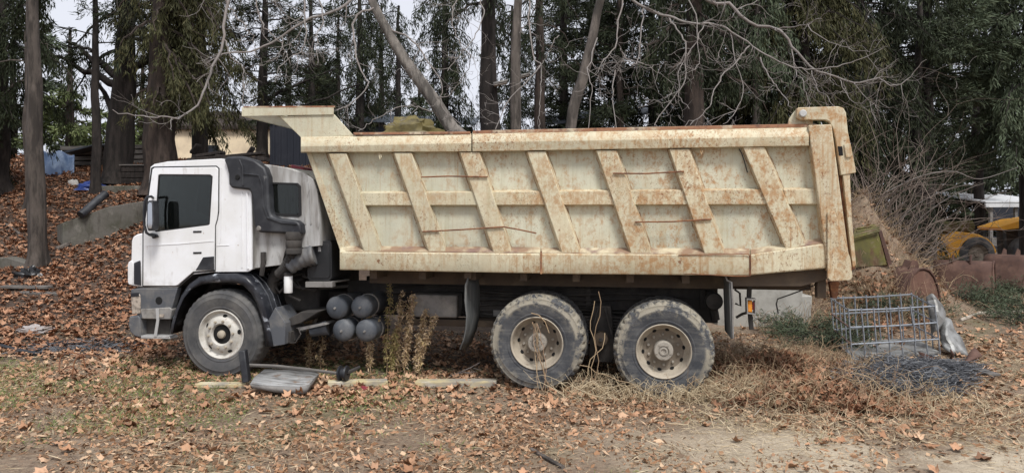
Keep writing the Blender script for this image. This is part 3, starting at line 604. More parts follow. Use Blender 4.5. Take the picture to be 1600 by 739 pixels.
# gaps and creases: door seam
door_out = [(238, 264.5), (241, 262.5), (337, 261), (340.5, 264), (340, 330), (338.5, 342), (335.5, 352), (334.5, 422), (302, 424.5), (278, 445), (274, 446.5), (223.5, 446.5), (224, 366)]
do = xz(*door_out, Y=.035); dh = xz(*ZW, Y=.035)
for near in (1, 0):
    ya, yb = (.035, .0545) if near else (mir(.0545), mir(.035))
    m = MB(); m.hole(do, dh, ya, yb); door = obj('door', m, 'cab_white', T, bevel=.006)
    so2 = xz((236, 262.5), (240, 260.5), (338, 259), (342.5, 263), (342, 331), (340, 343), (337, 353), (336.5, 424), (303, 426.5), (279, 447.5), (222.5, 448.5), (222.5, 365), Y=.047)
    m = MB(); y2 = (.047, .0548) if near else (mir(.0548), mir(.047)); m.hole(so2, xz(*[(p[0] + (1 if p[0] < 280 else -1) * 2, p[1]) for p in door_out], Y=.047), *y2); obj('door_seam', m, 'seal', door)
    m = MB(); wi = xz(*[(287.5 + (a - 287.5) * .955, 317 + (b - 317) * .95) for a, b in ZW], Y=.04)
    m.hole(dh, wi, *((.040, .050) if near else (mir(.050), mir(.040)))); obj('window_seal', m, 'seal', door)
    m = MB(); m.xz(wi, *((.046, .049) if near else (mir(.049), mir(.046)))); obj('window_pane', m, 'cab_glass', door)
    if near:
        for (a, b) in ((308, 362), (308, 395)):
            m = MB(); m.prism([P(a - 6.5, b - 1.2, .028), P(a + 6.5, b - 1.5, .028), P(a + 6.5, b + 1.2, .028), P(a - 6.5, b + 1.6, .028)], (0, .008, 0)); obj('door_handle', m, 'seal', door, bevel=.002)
        m = MB(); m.tube([P(226, 384, .034), P(280, 381, .0335), P(334, 376.5, .034)], .006, 4); obj('door_crease', m, 'cab_white', door)
        m = MB(); m.prism([P(305, 422, .024), P(308, 418, .024), P(317, 402, .024), P(334, 400.5, .024), P(334, 422, .024)], (0, .0115, 0)); obj('lower_step_panel', m, 'black_plastic', door, bevel=.004)
# interior
m = MB()
for y in (.35, 1.55):
    m.box(-5.55, -5.05, y, y + .5, 1.30, 1.50); m.prism([(-5.12, y, 1.5), (-5.0, y, 1.5), (-4.92, y, 2.12), (-5.02, y, 2.14)], (0, .5, 0)); m.box(-4.98, -4.9, y + .12, y + .38, 2.15, 2.33)
obj('seat', m, 'interior', T, bevel=.03)
m = MB(); m.prism([(-6.28, .15, 1.2), (-5.85, .15, 1.2), (-5.85, .15, 1.62), (-6.0, .15, 1.74), (-6.22, .15, 1.74)], (0, 2.1, 0)); obj('dashboard', m, 'interior', T, bevel=.02)
m = MB(); cs = Vector((-5.72, .6, 1.72)); axv = Vector((-.5, 0, .86)).normalized(); u_ = Vector((0, 1, 0)); v_ = axv.cross(u_)
m.tube([cs + (u_ * math.cos(a) + v_ * math.sin(a)) * .22 for a in [2 * math.pi * k / 24 for k in range(25)]], .016, 6); m.tube([cs, cs - axv * .35], .03, 6); m.tube([cs - u_ * .2, cs + u_ * .2], .015, 5)
obj('steering_wheel', m, 'interior', T)
# front corner panel, vent, grille
m = MB(); m.prism([P(a, b, .05) for a, b in [(224, 364), (214, 366), (208, 369.5), (205.5, 376), (204.5, 405), (204.5, 446), (221.5, 448.5)]], (0, .10, 0)); obj('corner_panel', m, 'cab_white', T, bevel=.015)
m = MB(); m.prism([P(a, b, .04) for a, b in [(206, 406), (200.5, 409), (199, 414), (199, 441), (201, 445), (208, 446), (208, 411)]], (0, 2.3, 0)); obj('grille_edge', m, 'cab_white', T, bevel=.012)
m = MB(); m.prism([P(a, b, .036) for a, b in [(209, 411), (218, 407), (219, 410), (219.5, 446), (209, 444)]], (0, .0135, 0)); vent = obj('vent_panel', m, 'black_plastic', T, bevel=.004)
m = MB(); m.box(-6.42, -6.38, .16, mir(.16), 1.12, 1.76); obj('grille', m, 'black_plastic', T)
# bumper group
m = MB(); m.prism([P(a, b, .04) for a, b in [(204, 452), (221, 450), (277, 450), (268, 482), (268, 498), (219, 498), (206, 470)]], (0, .10, 0)); m.box(-6.52, -6.42, .14, mir(.14), .55, 1.08)
bum = obj('bumper', m, 'bumper_grey', T, bevel=.012)
m = MB(); m.prism([P(a, b, .028) for a, b in [(204, 459), (216, 458), (219, 462), (219, 490), (206, 491)]], (0, .05, 0)); obj('headlight', m, 'lens', T, bevel=.008)
m = MB(); m.prism([P(a, b, .022) for a, b in [(203, 458), (216, 457), (217, 463), (204, 464)]], (0, .06, 0)); obj('lamp_brow', m, 'black_plastic', bum, bevel=.004)
m = MB(); m.prism([P(a, b, .03) for a, b in [(201.5, 494), (216, 492.5), (219, 497), (220, 528), (210, 526), (202.5, 519), (200, 508)]], (0, .3, 0)); obj('bumper_corner', m, 'bumper_grey', bum, bevel=.02)
m = MB(); m.prism([P(a, b, .025) for a, b in [(219, 483), (265, 480), (268, 484), (266, 499), (222, 498)]], (0, .12, 0)); obj('step', m, 'dusty_metal', bum, bevel=.01)
m = MB(); m.prism([P(a, b, .1405) for a, b in [(220, 498), (267, 498), (265, 526), (220, 526)]], (0, .04, 0)); obj('step_well', m, 'frame_dark', bum)
m = MB(); m.prism([P(a, b, .02) for a, b in [(220, 524), (264, 525), (266, 529.5), (220, 528.5)]], (0, .16, 0)); obj('lower_step', m, 'pale_metal', bum, bevel=.004)
m = MB(); m.prism([P(a, b, .012) for a, b in [(243, 482), (248, 482), (248.5, 500), (244.5, 526), (240, 526), (244.2, 500)]], (0, .008, 0)); obj('step_strap', m, 'pale_metal', bum)
c = P(248, 469.5, .036); m = MB(); m.lathe([(.001, -.0015), (.044, -.0015), (.048, .004)], c, 20); obj('tow_hole', m, 'hole_black', bum)
m = MB(); m.prism([P(a, b, .016) for a, b in [(249, 491), (256, 490.5), (256, 495), (249, 495.5)]], (0, .01, 0)); obj('reflector', m, 'lens', bum)
# wheel arch: an arched shell with flat lip
arc_o = [(266, 522), (269, 505), (275, 484), (284, 462), (296, 444), (312, 433), (335, 428.5), (368, 428), (385, 432), (400, 446), (411, 464), (418, 486), (423, 515), (428, 541)]
arc_i = [(270, 522), (273, 507), (279, 487), (288, 467), (300, 452), (316, 444), (337, 441), (366, 441), (380, 445), (393, 458), (402, 474), (409, 494), (413.5, 515), (415, 541)]
def archshell(out, inn, y0, y1, bulge=.02):
    mm = MB(); rows = []
    a = [P(p[0], p[1], y0 + .02) for p in inn]; b = [P(p[0], p[1], y0) for p in inn]
    b = [P(i[0] + (o[0] - i[0]) * .25, i[1] + (o[1] - i[1]) * .25, y0) for o, i in zip(out, inn)]
    c_ = [P(i[0] + (o[0] - i[0]) * .75, i[1] + (o[1] - i[1]) * .75, y0 + .004) for o, i in zip(out, inn)]
    d_ = [P(o[0], o[1], y0 + .03) for o in out]
    e_ = [Vector((p.x, y1, p.z + .01)) for p in d_]
    return mm.grid([a, b, c_, d_, e_])
fen = obj('wheel_arch', archshell(arc_o, arc_i, .0, .50), 'fender_plastic', T, solid=.012, smooth=50)
for k in range(3):     # raised grooves over the rear quarter of the arch
    y = .14 + .11 * k
    m = MB(); m.tube([Vector((q.x, y, q.z + .014)) for q in (P(a, b, .03) for a, b in arc_o[6:])], .011, 5); obj('arch_groove', m, 'fender_plastic', fen)
farf = MB(); fq = archshell(arc_o, arc_i, .0, .50); farf.f = fq.f; farf.v = [(v[0], mir(v[1]), v[2]) for v in fq.v]; obj('wheel_arch', farf, 'fender_plastic', T, solid=.012)
m = MB(); m.prism([P(a, b, .02) for a, b in [(415, 541), (428, 541), (445, 538), (446, 505), (430, 480), (419, 500)]], (0, .4, 0)); obj('mud_flap', m, 'bumper_grey', T, bevel=.006)
# black intake duct on the back corner of the cab
duct = [(349, 250), (353, 245), (376, 244), (397, 250), (413, 262), (418.5, 277), (420, 325), (424, 337), (434, 341), (462, 344.5), (469, 350), (471.5, 366), (405, 363.5), (398.5, 358), (395.5, 345), (392, 304), (389, 297), (361, 294), (357, 288), (356.5, 272), (353, 258)]
m = MB(); m.prism([P(a, b, .0) for a, b in duct], (0, .17, 0)); du = obj('intake_duct', m, 'black_plastic', T, bevel=.03, smooth=60)
m = MB(); m.tube([P(a, b, -.004) for a, b in [(374, 250), (379, 262), (379.5, 290)]], .012, 6); obj('duct_ridge', m, 'black_plastic', du)
m = MB(); m.tube([P(a, b, -.004) for a, b in [(381, 272), (404, 274), (409, 288), (411, 320), (418, 340), (440, 348), (464, 350)]], .012, 6); obj('duct_ridge', m, 'black_plastic', du)
c = P(371, 277, -.006); m = MB(); m.lathe([(.001, -.006), (.026, -.006), (.034, .004)], c, 12); obj('duct_screw', m, 'hole_black', du)
c = P(404, 357, -.004); m = MB(); m.lathe([(.001, -.008), (.024, -.006), (.032, .004)], c, 12); obj('duct_screw', m, 'dusty_metal', du)
# sleeper section behind the doors
sl_o = [(384, 258), (415, 257), (445, 262), (475, 271), (489, 280), (495, 296), (499, 340), (500, 384), (446, 390), (440, 414), (384, 421)]
sl_w = xz((426, 287), (463, 288), (467, 293), (468, 333), (464, 336), (430, 334), (425, 330), (424, 291), Y=.115)
sq = xz(*sl_o, Y=.115); m = MB(); m.hole(sq, sl_w, mir(.14), mir(.115)); obj('sleeper_wall', m, 'cab_rear', T, bevel=.006); m = MB(); m.hole(sq, sl_w, .115, .14); slp = obj('sleeper_wall', m, 'cab_rear', T, bevel=.006)
def band(pts, th, y0, y1, Y):
    q = xz(*pts, Y=Y); cen = Vector((-4.7, 1.8)); up = [tuple(Vector(p)) for p in q]; lo = [tuple(Vector(p) + (cen - Vector(p)).normalized() * th) for p in q]
    return MB().xz(up + lo[::-1], y0, y1)
obj('sleeper_roof', band([(384, 258), (415, 257), (445, 262), (475, 271), (489, 280)], .04, .1405, mir(.1405), .115), 'cab_roof', T, bevel=.01)
obj('sleeper_back', band([(489, 281), (495, 296), (499, 340), (500, 384)], .03, .1405, mir(.1405), .115), 'cab_rear', T)
m = MB(); m.xz(sl_w, .124, .129); obj('sleeper_window', m, 'cab_glass', slp)
m = MB(); m.hole(xz((424, 285), (465, 286), (470, 291), (471, 336), (466, 339), (428, 337), (422, 332), (421, 289), Y=.105), xz((427, 288), (462, 289), (466, 294), (467, 332), (463, 335), (431, 333), (426, 329), (425, 292), Y=.105), .104, .1145); obj('window_rubber', m, 'seal', slp, bevel=.003)
for xx in (474, 483):
    m = MB(); m.tube([P(xx, 284, .112), P(xx + 2, 300, .110), P(xx + 3, 350, .112)], .012, 5); obj('wall_ridge', m, 'cab_rear', slp)
m = MB(); m.tube([P(386, 300, .05), P(387, 360, .05), P(387.5, 420, .05)], .016, 6); m.tube([P(378, 300, .05), P(378, 418, .05)], .008, 5); obj('panel_ridge', m, 'cab_white', cab)
m = MB(); m.tube([P(346, 262, .05), P(346, 300, .052), P(345, 372, .052), P(343, 380, .052)], .006, 5); m.tube([P(338, 384, .052), P(358, 383, .052)], .004, 4); obj('panel_line', m, 'cab_white', cab)
# roof hatch and clutter on the roof
m = MB(); m.prism([P(300, 251, .5), P(356, 246.5, .5), P(358, 249, .5), P(300, 253, .5)], (0, .8, 0)); obj('roof_hatch', m, 'frame_dark', T, bevel=.006)
m = MB(); m.prism([P(455, 257, 1.2), P(475, 262, 1.2), P(474, 268, 1.2), P(453, 266, 1.2)], (0, .3, 0)); obj('red_beacon_cover', m, 'red_lens', T, bevel=.01)
# mirror on two arms
m = MB(); m.tube([P(239, 309, .03), P(236, 307, -.10), P(230, 308, -.14), P(226.5, 314, -.15), P(225, 330, -.15), P(225.5, 352, -.15), P(229, 364, -.14), P(234, 367, -.09), P(243, 369, .02)], .016, 8); mr = obj('mirror', m, 'black_plastic', T)
m = MB(); m.prism([P(a, b, -.20) for a, b in [(229, 318), (232, 313), (237, 313.5), (239, 318), (240, 352), (238, 360), (231, 361), (228.5, 352)]], (0, .11, 0)); obj('mirror_housing', m, 'black_plastic', mr, bevel=.012)
m = MB(); m.prism([P(a, b, -.2055) for a, b in [(231, 320), (233, 316), (236.5, 316.5), (237.5, 320), (238, 350), (236.5, 357), (232, 357), (230.5, 350)]], (0, .005, 0)); obj('mirror_glass', m, 'mirror_glass', mr)
m = MB(); m.prism([P(a, b, .0) for a, b in [(234, 364), (243, 366), (246, 370), (238, 373)]], (0, .04, 0)); obj('mirror_bracket', m, 'black_plastic', mr, bevel=.006)

# ---------------------------------------------------------------- behind the cab
c = P(459, 378, .02); m = MB(); m.lathe([(.001, .12), (.085, .12), (.095, .10), (.095, .03), (.088, .02), (.095, .01), (.095, -.06), (.088, -.07), (.095, -.08), (.095, -.14), (.001, -.14)], c, 20, 'Z'); obj('air_filter', m, 'frame_dark', T)
m = MB(); n = 26; pts = [P(459, 393, .05).lerp(P(436, 428, .2), k / n) + Vector((0, 0, -.04 * math.sin(math.pi * k / n))) for k in range(n + 1)]
m.tube(pts, [.058 + (.010 if k % 2 else -.006) for k in range(n + 1)], 12); obj('intake_hose', m, 'frame_dark', T)
m = MB(); n = 14; a0, a1 = P(452, 420, .10), P(492, 398, .16)
m.tube([a0.lerp(a1, k / n) + Vector((0, 0, .03 * math.sin(math.pi * k / n))) for k in range(n + 1)], [.07 + .055 * (k / n) ** .6 + .008 * math.sin(k * 2.1) for k in range(n + 1)], 14); obj('turbo_pipe', m, 'bumper_grey', T, smooth=60)
m = MB(); m.tube([P(a, b, .35) for a, b in [(425, 470), (426, 440), (433, 424), (446, 416)]], [.07, .075, .07, .06], 10); obj('engine_pipe', m, 'frame_dark', T)
m = MB(); m.tube([P(500, 294, .16), P(465, 398, .18)], .020, 8); obj('cab_stay', m, 'frame_dark', T)
m = MB(); m.tube([P(411, 394, .10), P(411.5, 408, .09), P(409, 430, .12)], .03, 8); m.tube([P(414.5, 394, .10), P(415, 408, .09)], .012, 6); obj('cab_latch', m, 'frame_dark', T)
m = MB(); m.box(-4.9, -4.25, .55, 1.9, .75, 1.35); eng = obj('engine_block', m, 'frame_dark', T, bevel=.04)
for k in range(9):
    random.seed(k); a = P(410 + 9 * k, 425 + 18 * random.random(), .35); m = MB(); m.tube([a, a + Vector((.1, -.05, -.12 * random.random())), a + Vector((.2 + .1 * random.random(), .05, -.2 * random.random() + .05)), a + Vector((.35, .2, .0))], .012 + .012 * random.random(), 6); obj('hose', m, 'frame_dark', eng)
c0 = P(450.5, 431, .13); c1 = P(450.5, 457.5, .13); m = MB(); rr = .052
m.lathe([(.001, 0), (rr * .9, 0), (rr, .012), (rr, (c0.z - c1.z) - .01), (rr * .9, c0.z - c1.z), (.001, c0.z - c1.z)], c1, 20, 'Z'); wf = obj('filter_canister', m, 'white_plastic', T)
m = MB(); m.lathe([(.001, 0), (rr * 1.05, 0), (rr * 1.05, .03), (.03, .045), (.001, .045)], Vector((c0.x, c0.y, c0.z + .001)), 16, 'Z'); obj('filter_cap', m, 'frame_dark', wf)
# black tool box and its bracket
bx = [P(480, 384, .2), P(482, 377, .2), P(515, 376, .2), P(518, 380, .2), P(518.5, 434, .2), P(514, 439, .2), P(484, 439, .2), P(480, 434, .2)]
m = MB(); m.prism(bx, (0, .62, 0)); tb = obj('tool_box', m, 'box_black', T, bevel=.006)
m = MB(); m.prism([P(483, 386, .19), P(485, 381, .19), P(513, 380, .19), P(515, 384, .19), P(515.5, 431, .19), P(512, 435, .19), P(486, 435, .19), P(483, 431, .19)], (0, .012, 0)); obj('box_lid', m, 'box_black', tb, bevel=.006)
m = MB(); m.prism([P(497, 386, .178), P(501, 386, .178), P(501, 393, .178), P(497, 393, .178)], (0, .012, 0)); obj('latch', m, 'pale_metal', tb)
m = MB(); m.prism([P(477, 440, .17), P(519, 440, .17), P(519, 449, .17), P(477, 449, .17)], (0, .1, 0)); obj('box_shelf', m, 'dusty_metal', T, bevel=.004)
m = MB(); m.tube([P(518, 441, .2), P(545, 437, .6)], .012, 5); obj('shelf_strut', m, 'dusty_metal', T)
m = MB(); m.tube([P(545, 447, .5), P(470, 452, .45), P(452, 462, .3), P(470, 470, .3)], .02, 6); obj('air_line', m, 'frame_dark', T)
# air tanks
for (a, b, r, L_) in ((525, 481, .139, .62), (564, 480, .136, .62), (535, 516.5, .136, .5), (571, 517, .136, .5)):
    c = P(a, b, .22); m = MB(); m.lathe([(.001, -.03), (r * .35, -.027), (r * .7, -.012), (r * .93, .008), (r, .03), (r, .04), (r * .985, .042), (r * .985, L_), (r * .9, L_ + .03), (.001, L_ + .05)], c, 32)
    tk = obj('air_tank', m, 'tank_blue', T); ms = MB(); ms.lathe([(r, .22), (r + .006, .221), (r + .006, .25), (r, .251)], c, 32); obj('strap', ms, 'dusty_metal', tk); m = MB(); m.lathe([(.001, -.045), (.014, -.045), (.016, -.02)], c, 8); obj('drain_plug', m, 'dusty_metal', tk)
m = MB(); m.tube([P(485, 517, .3), P(512, 512, .35)], [.07, .09], 14); obj('exhaust_stub', m, 'tank_blue', T, smooth=60)
m = MB(); m.prism([P(447, 500, .15), P(470, 487, .15), P(500, 486, .15), P(470, 505, .15), P(449, 511, .15)], (0, .5, 0)); obj('torn_shield', m, 'frame_dark', T, bevel=.01)
m = MB(); m.prism([P(462, 512, .2), P(505, 505, .2), P(510, 507, .2), P(470, 516, .2)], (0, .3, 0)); obj('torn_bracket', m, 'dusty_metal', T)
m = MB(); m.prism([P(438, 518, .1), P(454, 518, .1), P(454, 536, .1), P(440, 536, .1)], (0, .1, 0)); obj('junction_box', m, 'frame_dark', T, bevel=.006)
m = MB(); m.tube([P(448, 536, .12), P(462, 535, .1), P(470, 522, .1), P(466, 512, .12)], .008, 5); obj('loose_wire', m, 'frame_dark', T)
m = MB(); m.prism([P(a, b, .9) for a, b in [(598, 432), (645, 432), (645, 450), (600, 450)]], (0, .3, 0)); m.box(-3.2, -2.0, .56, .8, .62, .70); obj('ram_mount', m, 'under_brown', T, bevel=.01)
m = MB(); m.tube([(-3.1, 1.21, .75), (-2.9, 1.21, 1.33)], .11, 14); obj('tipping_ram', m, 'dusty_metal', T)
# curved flap hanging ahead of the rear wheels
ne = [(731.5, 434), (727, 446), (726.5, 471), (729, 494), (728, 514), (724, 532), (719, 546)]; fe = [(747, 434), (749, 452), (749.5, 474), (749, 492), (745, 512), (737, 534), (727, 545)]
m = MB(); ra = [P(a, b, .05) for a, b in ne]; rb = [P(a, b, .38) for a, b in fe]
m.grid([ra, [p.lerp(q, .33) + Vector((-.03, 0, 0)) for p, q in zip(ra, rb)], [p.lerp(q, .66) + Vector((-.025, 0, 0)) for p, q in zip(ra, rb)], rb]); obj('mud_flap', m, 'rubber_flap', T, solid=.012, smooth=60)
m = MB(); m.box(-2.24, -2.16, .06, .5, 1.25, 1.345); obj('flap_hanger', m, 'under_brown', T)
m = MB(); a = P(1142, 440, .02); b = P(1142, 529, .02); m.prism([(a.x - .02, .02, a.z), (a.x + .01, .02, a.z), (b.x + .03, .02, b.z), (b.x, .02, b.z)], (0, .55, 0)); obj('mud_flap', m, 'rubber_flap', T, bevel=.004)
m = MB(); m.tube([P(1134, 432, .05), P(1136, 438, .03), P(1143, 441, .015), P(1144.5, 470, .012), P(1145.5, 528, .012)], .010, 6); obj('flap_edge', m, 'dusty_metal', T)
# rear marker lamp on its post
m = MB(); m.prism([P(1168, 430, .25), P(1176, 430, .25), P(1174, 470, .25), P(1178, 515, .25), P(1171, 515, .25), P(1167, 470, .25)], (0, .04, 0)); obj('lamp_post', m, 'frame_dark', T, bevel=.004)
m = MB(); m.hole(xz((1166.5, 466), (1181.5, 467), (1181, 491.5), (1167, 490), Y=.13), xz((1168, 468.5), (1179.5, 469), (1179.5, 489.5), (1168.5, 488), Y=.13), .12, .245); lm = obj('marker_lamp', m, 'dusty_metal', T)
m = MB(); m.prism([P(1168.3, 470, .15), P(1175.5, 469.5, .15), P(1175.5, 488, .15), P(1168.6, 487, .15)], (0, .05, 0)); obj('amber_lens', m, 'amber', lm, bevel=.006)
m = MB(); m.prism([P(1175.8, 472, .152), P(1179.3, 472, .152), P(1179.3, 484, .152), P(1175.8, 484, .152)], (0, .05, 0)); obj('red_lens', m, 'red_lens', lm)
m = MB(); m.tube([P(1280, 442, .3), P(1262, 450, .25), P(1235, 460, .25), P(1215, 467, .25), P(1213, 475, .25), P(1216, 490, .25)], .008, 6); obj('hanging_chain', m, 'frame_dark', T)
m = MB(); m.tube([P(1148, 452, .3), P(1156, 458, .3), P(1157, 478, .3), P(1149, 474, .3)], .012, 5); m.tube([P(1150, 496, .3), P(1160, 490, .3), P(1168, 488, .3)], .016, 5); obj('lamp_wiring', m, 'frame_dark', T)

# hoses and brackets along the frame
g_ = np.random.default_rng(6)
for k in range(7):
    z_ = .76 + .05 * k; m = MB(); x0 = -3.6 + .3 * g_.random(); m.tube([(x0 + .36 * i, .80 + .02 * math.sin(i * 1.7 + k), z_ + .025 * math.sin(i * 1.1 + k)) for i in range(9 + k % 3)], .010 + .006 * (k % 2), 5); obj('hose', m, 'frame_dark', ch)
for x in (-3.3, -2.75, -2.05, -.75, .35):
    m = MB(); m.box(x, x + .09, .79, .8385, .72, .80); m.box(x + .01, x + .08, .77, .7895, .73, .76); obj('clamp', m, 'dusty_metal', ch, bevel=.004)
m = MB(); m.box(-3.05, -2.45, .55, .83, .72, 1.0); obj('valve_block', m, 'dusty_metal', T, bevel=.02)

# ================================================================ GROUND (one sheet to the horizon)
def axis(parts):
    a = []
    for lo, hi, st in parts: a += list(np.arange(lo, hi, st))
    return np.array(a + [parts[-1][1]])
rs = axis([(-400, -40, 40), (-40, -14, 1.3), (-14, 14, .14), (14, 40, 1.3), (40, 400, 40)])
ds = axis([(-120, 0, 20), (0, 4, .5), (4, 13, .10), (13, 26, .25), (26, 60, 2), (60, 500, 40)])
V = []
for d in ds:
    for r in rs:
        x = CAM.x + FW.x * d + RT.x * r; y = CAM.y + FW.y * d + RT.y * r
        V.append((x, y, H(x, y)))
nr = len(rs); Fq = [(i * nr + k, i * nr + k + 1, (i + 1) * nr + k + 1, (i + 1) * nr + k) for i in range(len(ds) - 1) for k in range(nr - 1)]
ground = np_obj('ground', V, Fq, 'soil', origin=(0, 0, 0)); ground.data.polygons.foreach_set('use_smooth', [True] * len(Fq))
tag(ground, kind='structure')
RNG = np.random.default_rng(11)
def world(r, d):
    return CAM.x + FW.x * d + RT.x * r, CAM.y + FW.y * d + RT.y * r
# ---------------------------------------------------------------- fallen leaves
LT = [(0, 0), (0, .55), (.11, .36), (.20, .30), (.44, .30), (.33, .12), (.30, .02), (.36, -.20), (.12, -.24), (0, -.20), (-.12, -.24), (-.36, -.20), (-.30, .02), (-.33, .12), (-.44, .30), (-.20, .30), (-.11, .36)]
def leaf_batch(pos, size, tilt, curl, seed):
    g = np.random.default_rng(seed); n = len(pos); t = np.array(LT); k = len(t)
    L0 = np.zeros((n, k, 3)); L0[:, :, 0] = t[:, 0]; L0[:, :, 1] = t[:, 1]
    L0[:, :, :2] *= 1 + g.normal(0, .13, (n, k, 2))
    rr = (t ** 2).sum(1); cu = g.normal(curl, curl, (n, 1)); ax = g.uniform(0, 6.28, (n, 1))
    fold = np.abs(t[None, :, 0] * np.cos(ax) + t[None, :, 1] * np.sin(ax))
    L0[:, :, 2] = cu * rr[None] + g.normal(0, .05, (n, k)) + fold * g.uniform(0, .7, (n, 1)) * np.sign(g.uniform(-.4, 1, (n, 1)))
    L0 *= np.asarray(size)[:, None, None]
    ya = g.uniform(0, 6.28, n); ti = np.abs(g.normal(0, tilt, n)); ta = g.uniform(0, 6.28, n)
    c, s = np.cos(ya)[:, None], np.sin(ya)[:, None]
    x = L0[..., 0] * c - L0[..., 1] * s; y = L0[..., 0] * s + L0[..., 1] * c; z = L0[..., 2]
    ux, uy = np.cos(ta)[:, None], np.sin(ta)[:, None]
    al = x * ux + y * uy; pe = -x * uy + y * ux
    al2 = al * np.cos(ti)[:, None] - z * np.sin(ti)[:, None]; z2 = al * np.sin(ti)[:, None] + z * np.cos(ti)[:, None]
    x = al2 * ux - pe * uy; y = al2 * uy + pe * ux
    zmin = z2.min(1, keepdims=True) * .55
    v = np.stack([x, y, z2 - zmin], -1) + np.asarray(pos)[:, None, :]
    f = np.array([(0, i, i % (k - 1) + 1) for i in range(1, k)])
    return v.reshape(-1, 3), (f[None] + (np.arange(n) * k)[:, None, None]).reshape(-1, 3)
def leaf_density(r, d, x, y):
    hill = 1.5 * sstep(9.2, 10.4, d) * sstep(-4.2, -5.2, r)
    near = (.07 + .10 * sstep(5.8, 7.2, d)) * (1 - .75 * sstep(-1.5, 1.0, x))
    strip = .75 * math.exp(-((y + .15) / .75) ** 2) * sstep(.6, -1.5, x) * sstep(-8.5, -6, x)
    under = .32 * sstep(-.2, .6, y) * sstep(3.2, 2.4, y) * sstep(2.2, 1.2, x)
    brush = .85 * math.exp(-((x - 1.6) / 1.5) ** 2 - ((y - .8) / 1.4) ** 2)
    right = .30 * sstep(2.2, 4.0, x) * sstep(.5, 2.5, y)
    patch = .5 + .9 * noise.noise(Vector((x * .8, y * .8, 4)))
    return max(hill * (0.75 + .5 * patch), .6 * sstep(3.5, 5, r) * sstep(12, 13.5, d) * patch, (near + strip + under + brush + right) * max(.1, min(1.4, patch + .25)))
pos = []; big = []; small = []
cand = 210000
rr_ = RNG.uniform(-20, 13, cand); dd_ = 4.9 + (27 - 4.9) * RNG.uniform(0, 1, cand) ** 1.1; uu = RNG.uniform(0, 1, cand)
for r, d, u in zip(rr_, dd_, uu):
    if abs(r) > d * .85 + 2.2: continue
    x, y = world(r, d)
    if d > 11 and r > -3.5 and r < 2.5: continue
    if u < leaf_density(r, d, x, y) * .62:
        z = H(x, y)
        pos.append((x, y, z + .004 + .03 * RNG.random() * (1 if d > 9.5 else .35)))
pos = np.array(pos)
sz = RNG.uniform(.055, .15, len(pos)) * np.where(RNG.random(len(pos)) < .55, .55, 1.0)
dep = np.array([rd(p[0], p[1])[1] for p in pos])
order = np.argsort(-sz / dep)                       # the 300 that show largest become leaves of their own
own = order[:280]; rest = order[280:]
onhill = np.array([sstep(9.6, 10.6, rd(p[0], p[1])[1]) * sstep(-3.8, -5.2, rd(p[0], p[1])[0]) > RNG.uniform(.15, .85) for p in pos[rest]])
for nm_, sel, mt_ in (('leaf_litter', rest[~onhill], 'dead_leaf'), ('shaded_leaf_litter', rest[onhill], 'dark_leaf')):  # hill leaves redder, and darkened in colour for the tree shade over them
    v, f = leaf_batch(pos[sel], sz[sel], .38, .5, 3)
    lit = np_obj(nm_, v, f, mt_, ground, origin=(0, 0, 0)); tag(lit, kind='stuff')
lmesh = []
for k in range(10):
    v, f = leaf_batch(np.zeros((1, 3)), [1.0], .3, .45, 100 + k)
    o = np_obj('leaf', v, f, 'leaf_piece', ground, origin=(0, 0, 0)); lmesh.append(o.data)
    p = pos[own[k]]; o.location = p; o.scale = (sz[own[k]],) * 3
for k in range(10, len(own)):
    o = bpy.data.objects.new('leaf', lmesh[k % 10]); COL.objects.link(o); o.parent = ground
    o.location = pos[own[k]]; s_ = sz[own[k]]; o.scale = (s_, s_, s_ * RNG.uniform(.6, 1.2)); o.rotation_euler = (RNG.normal(0, .12), RNG.normal(0, .12), RNG.uniform(0, 6.28))
# ---------------------------------------------------------------- blades: straw, crumbs, grass
def blades(base, direc, length, width, seed, bend=0.0):
    "thin rhombic blades as quads"
    g = np.random.default_rng(seed); n = len(base); base = np.asarray(base, float); d_ = np.asarray(direc, float)
    d_ /= np.linalg.norm(d_, axis=1, keepdims=True) + 1e-9
    q = g.normal(0, 1, (n, 3)); w_ = np.cross(d_, q); w_ /= np.linalg.norm(w_, axis=1, keepdims=True) + 1e-9
    L_ = np.asarray(length)[:, None]; W_ = np.asarray(width)[:, None]
    mid = base + d_ * L_ * .5; tip = base + d_ * L_
    if np.any(bend): tip[:, 2] -= np.asarray(bend) * np.asarray(length)
    v = np.stack([base, mid - w_ * W_ * .5, tip, mid + w_ * W_ * .5], 1).reshape(-1, 3)
    return v, np.arange(4 * n).reshape(-1, 4)
def scat(n, fn, dmin, dmax, pw=1.0, seed=0, rlim=(-11, 11)):
    g = np.random.default_rng(seed); out_ = []
    for r, d, u in zip(g.uniform(*rlim, n), dmin + (dmax - dmin) * g.uniform(0, 1, n) ** pw, g.uniform(0, 1, n)):
        if abs(r) > d * .80 + 1.2: continue
        x, y = world(r, d)
        if u < fn(r, d, x, y): out_.append((x, y, H(x, y)))
    return np.array(out_)
def flatdir(n, g, up):
    a = g.uniform(0, 6.28, n); return np.stack([np.cos(a), np.sin(a), np.abs(g.normal(0, up, n))], 1)
g = np.random.default_rng(5)
b_ = scat(300000, lambda r, d, x, y: (.5 + .9 * noise.noise(Vector((x * 1.1, y * 1.1, 9)))) * (1 if d < 9 else .5) * (1 - .72 * sstep(-1.2, 1.2, x) * sstep(-.7, -1.3, y)), 4.9, 11.5, 1.0, 21)
v, f = blades(b_ + np.array([0, 0, .004]), flatdir(len(b_), g, .35), np.clip(g.gamma(2.0, .018, len(b_)), .008, .10), np.clip(g.gamma(2.2, .0105, len(b_)), .005, .055), 6)
tag(np_obj('ground_crumbs', v, f, 'debris', ground, origin=(0, 0, 0)), kind='stuff')
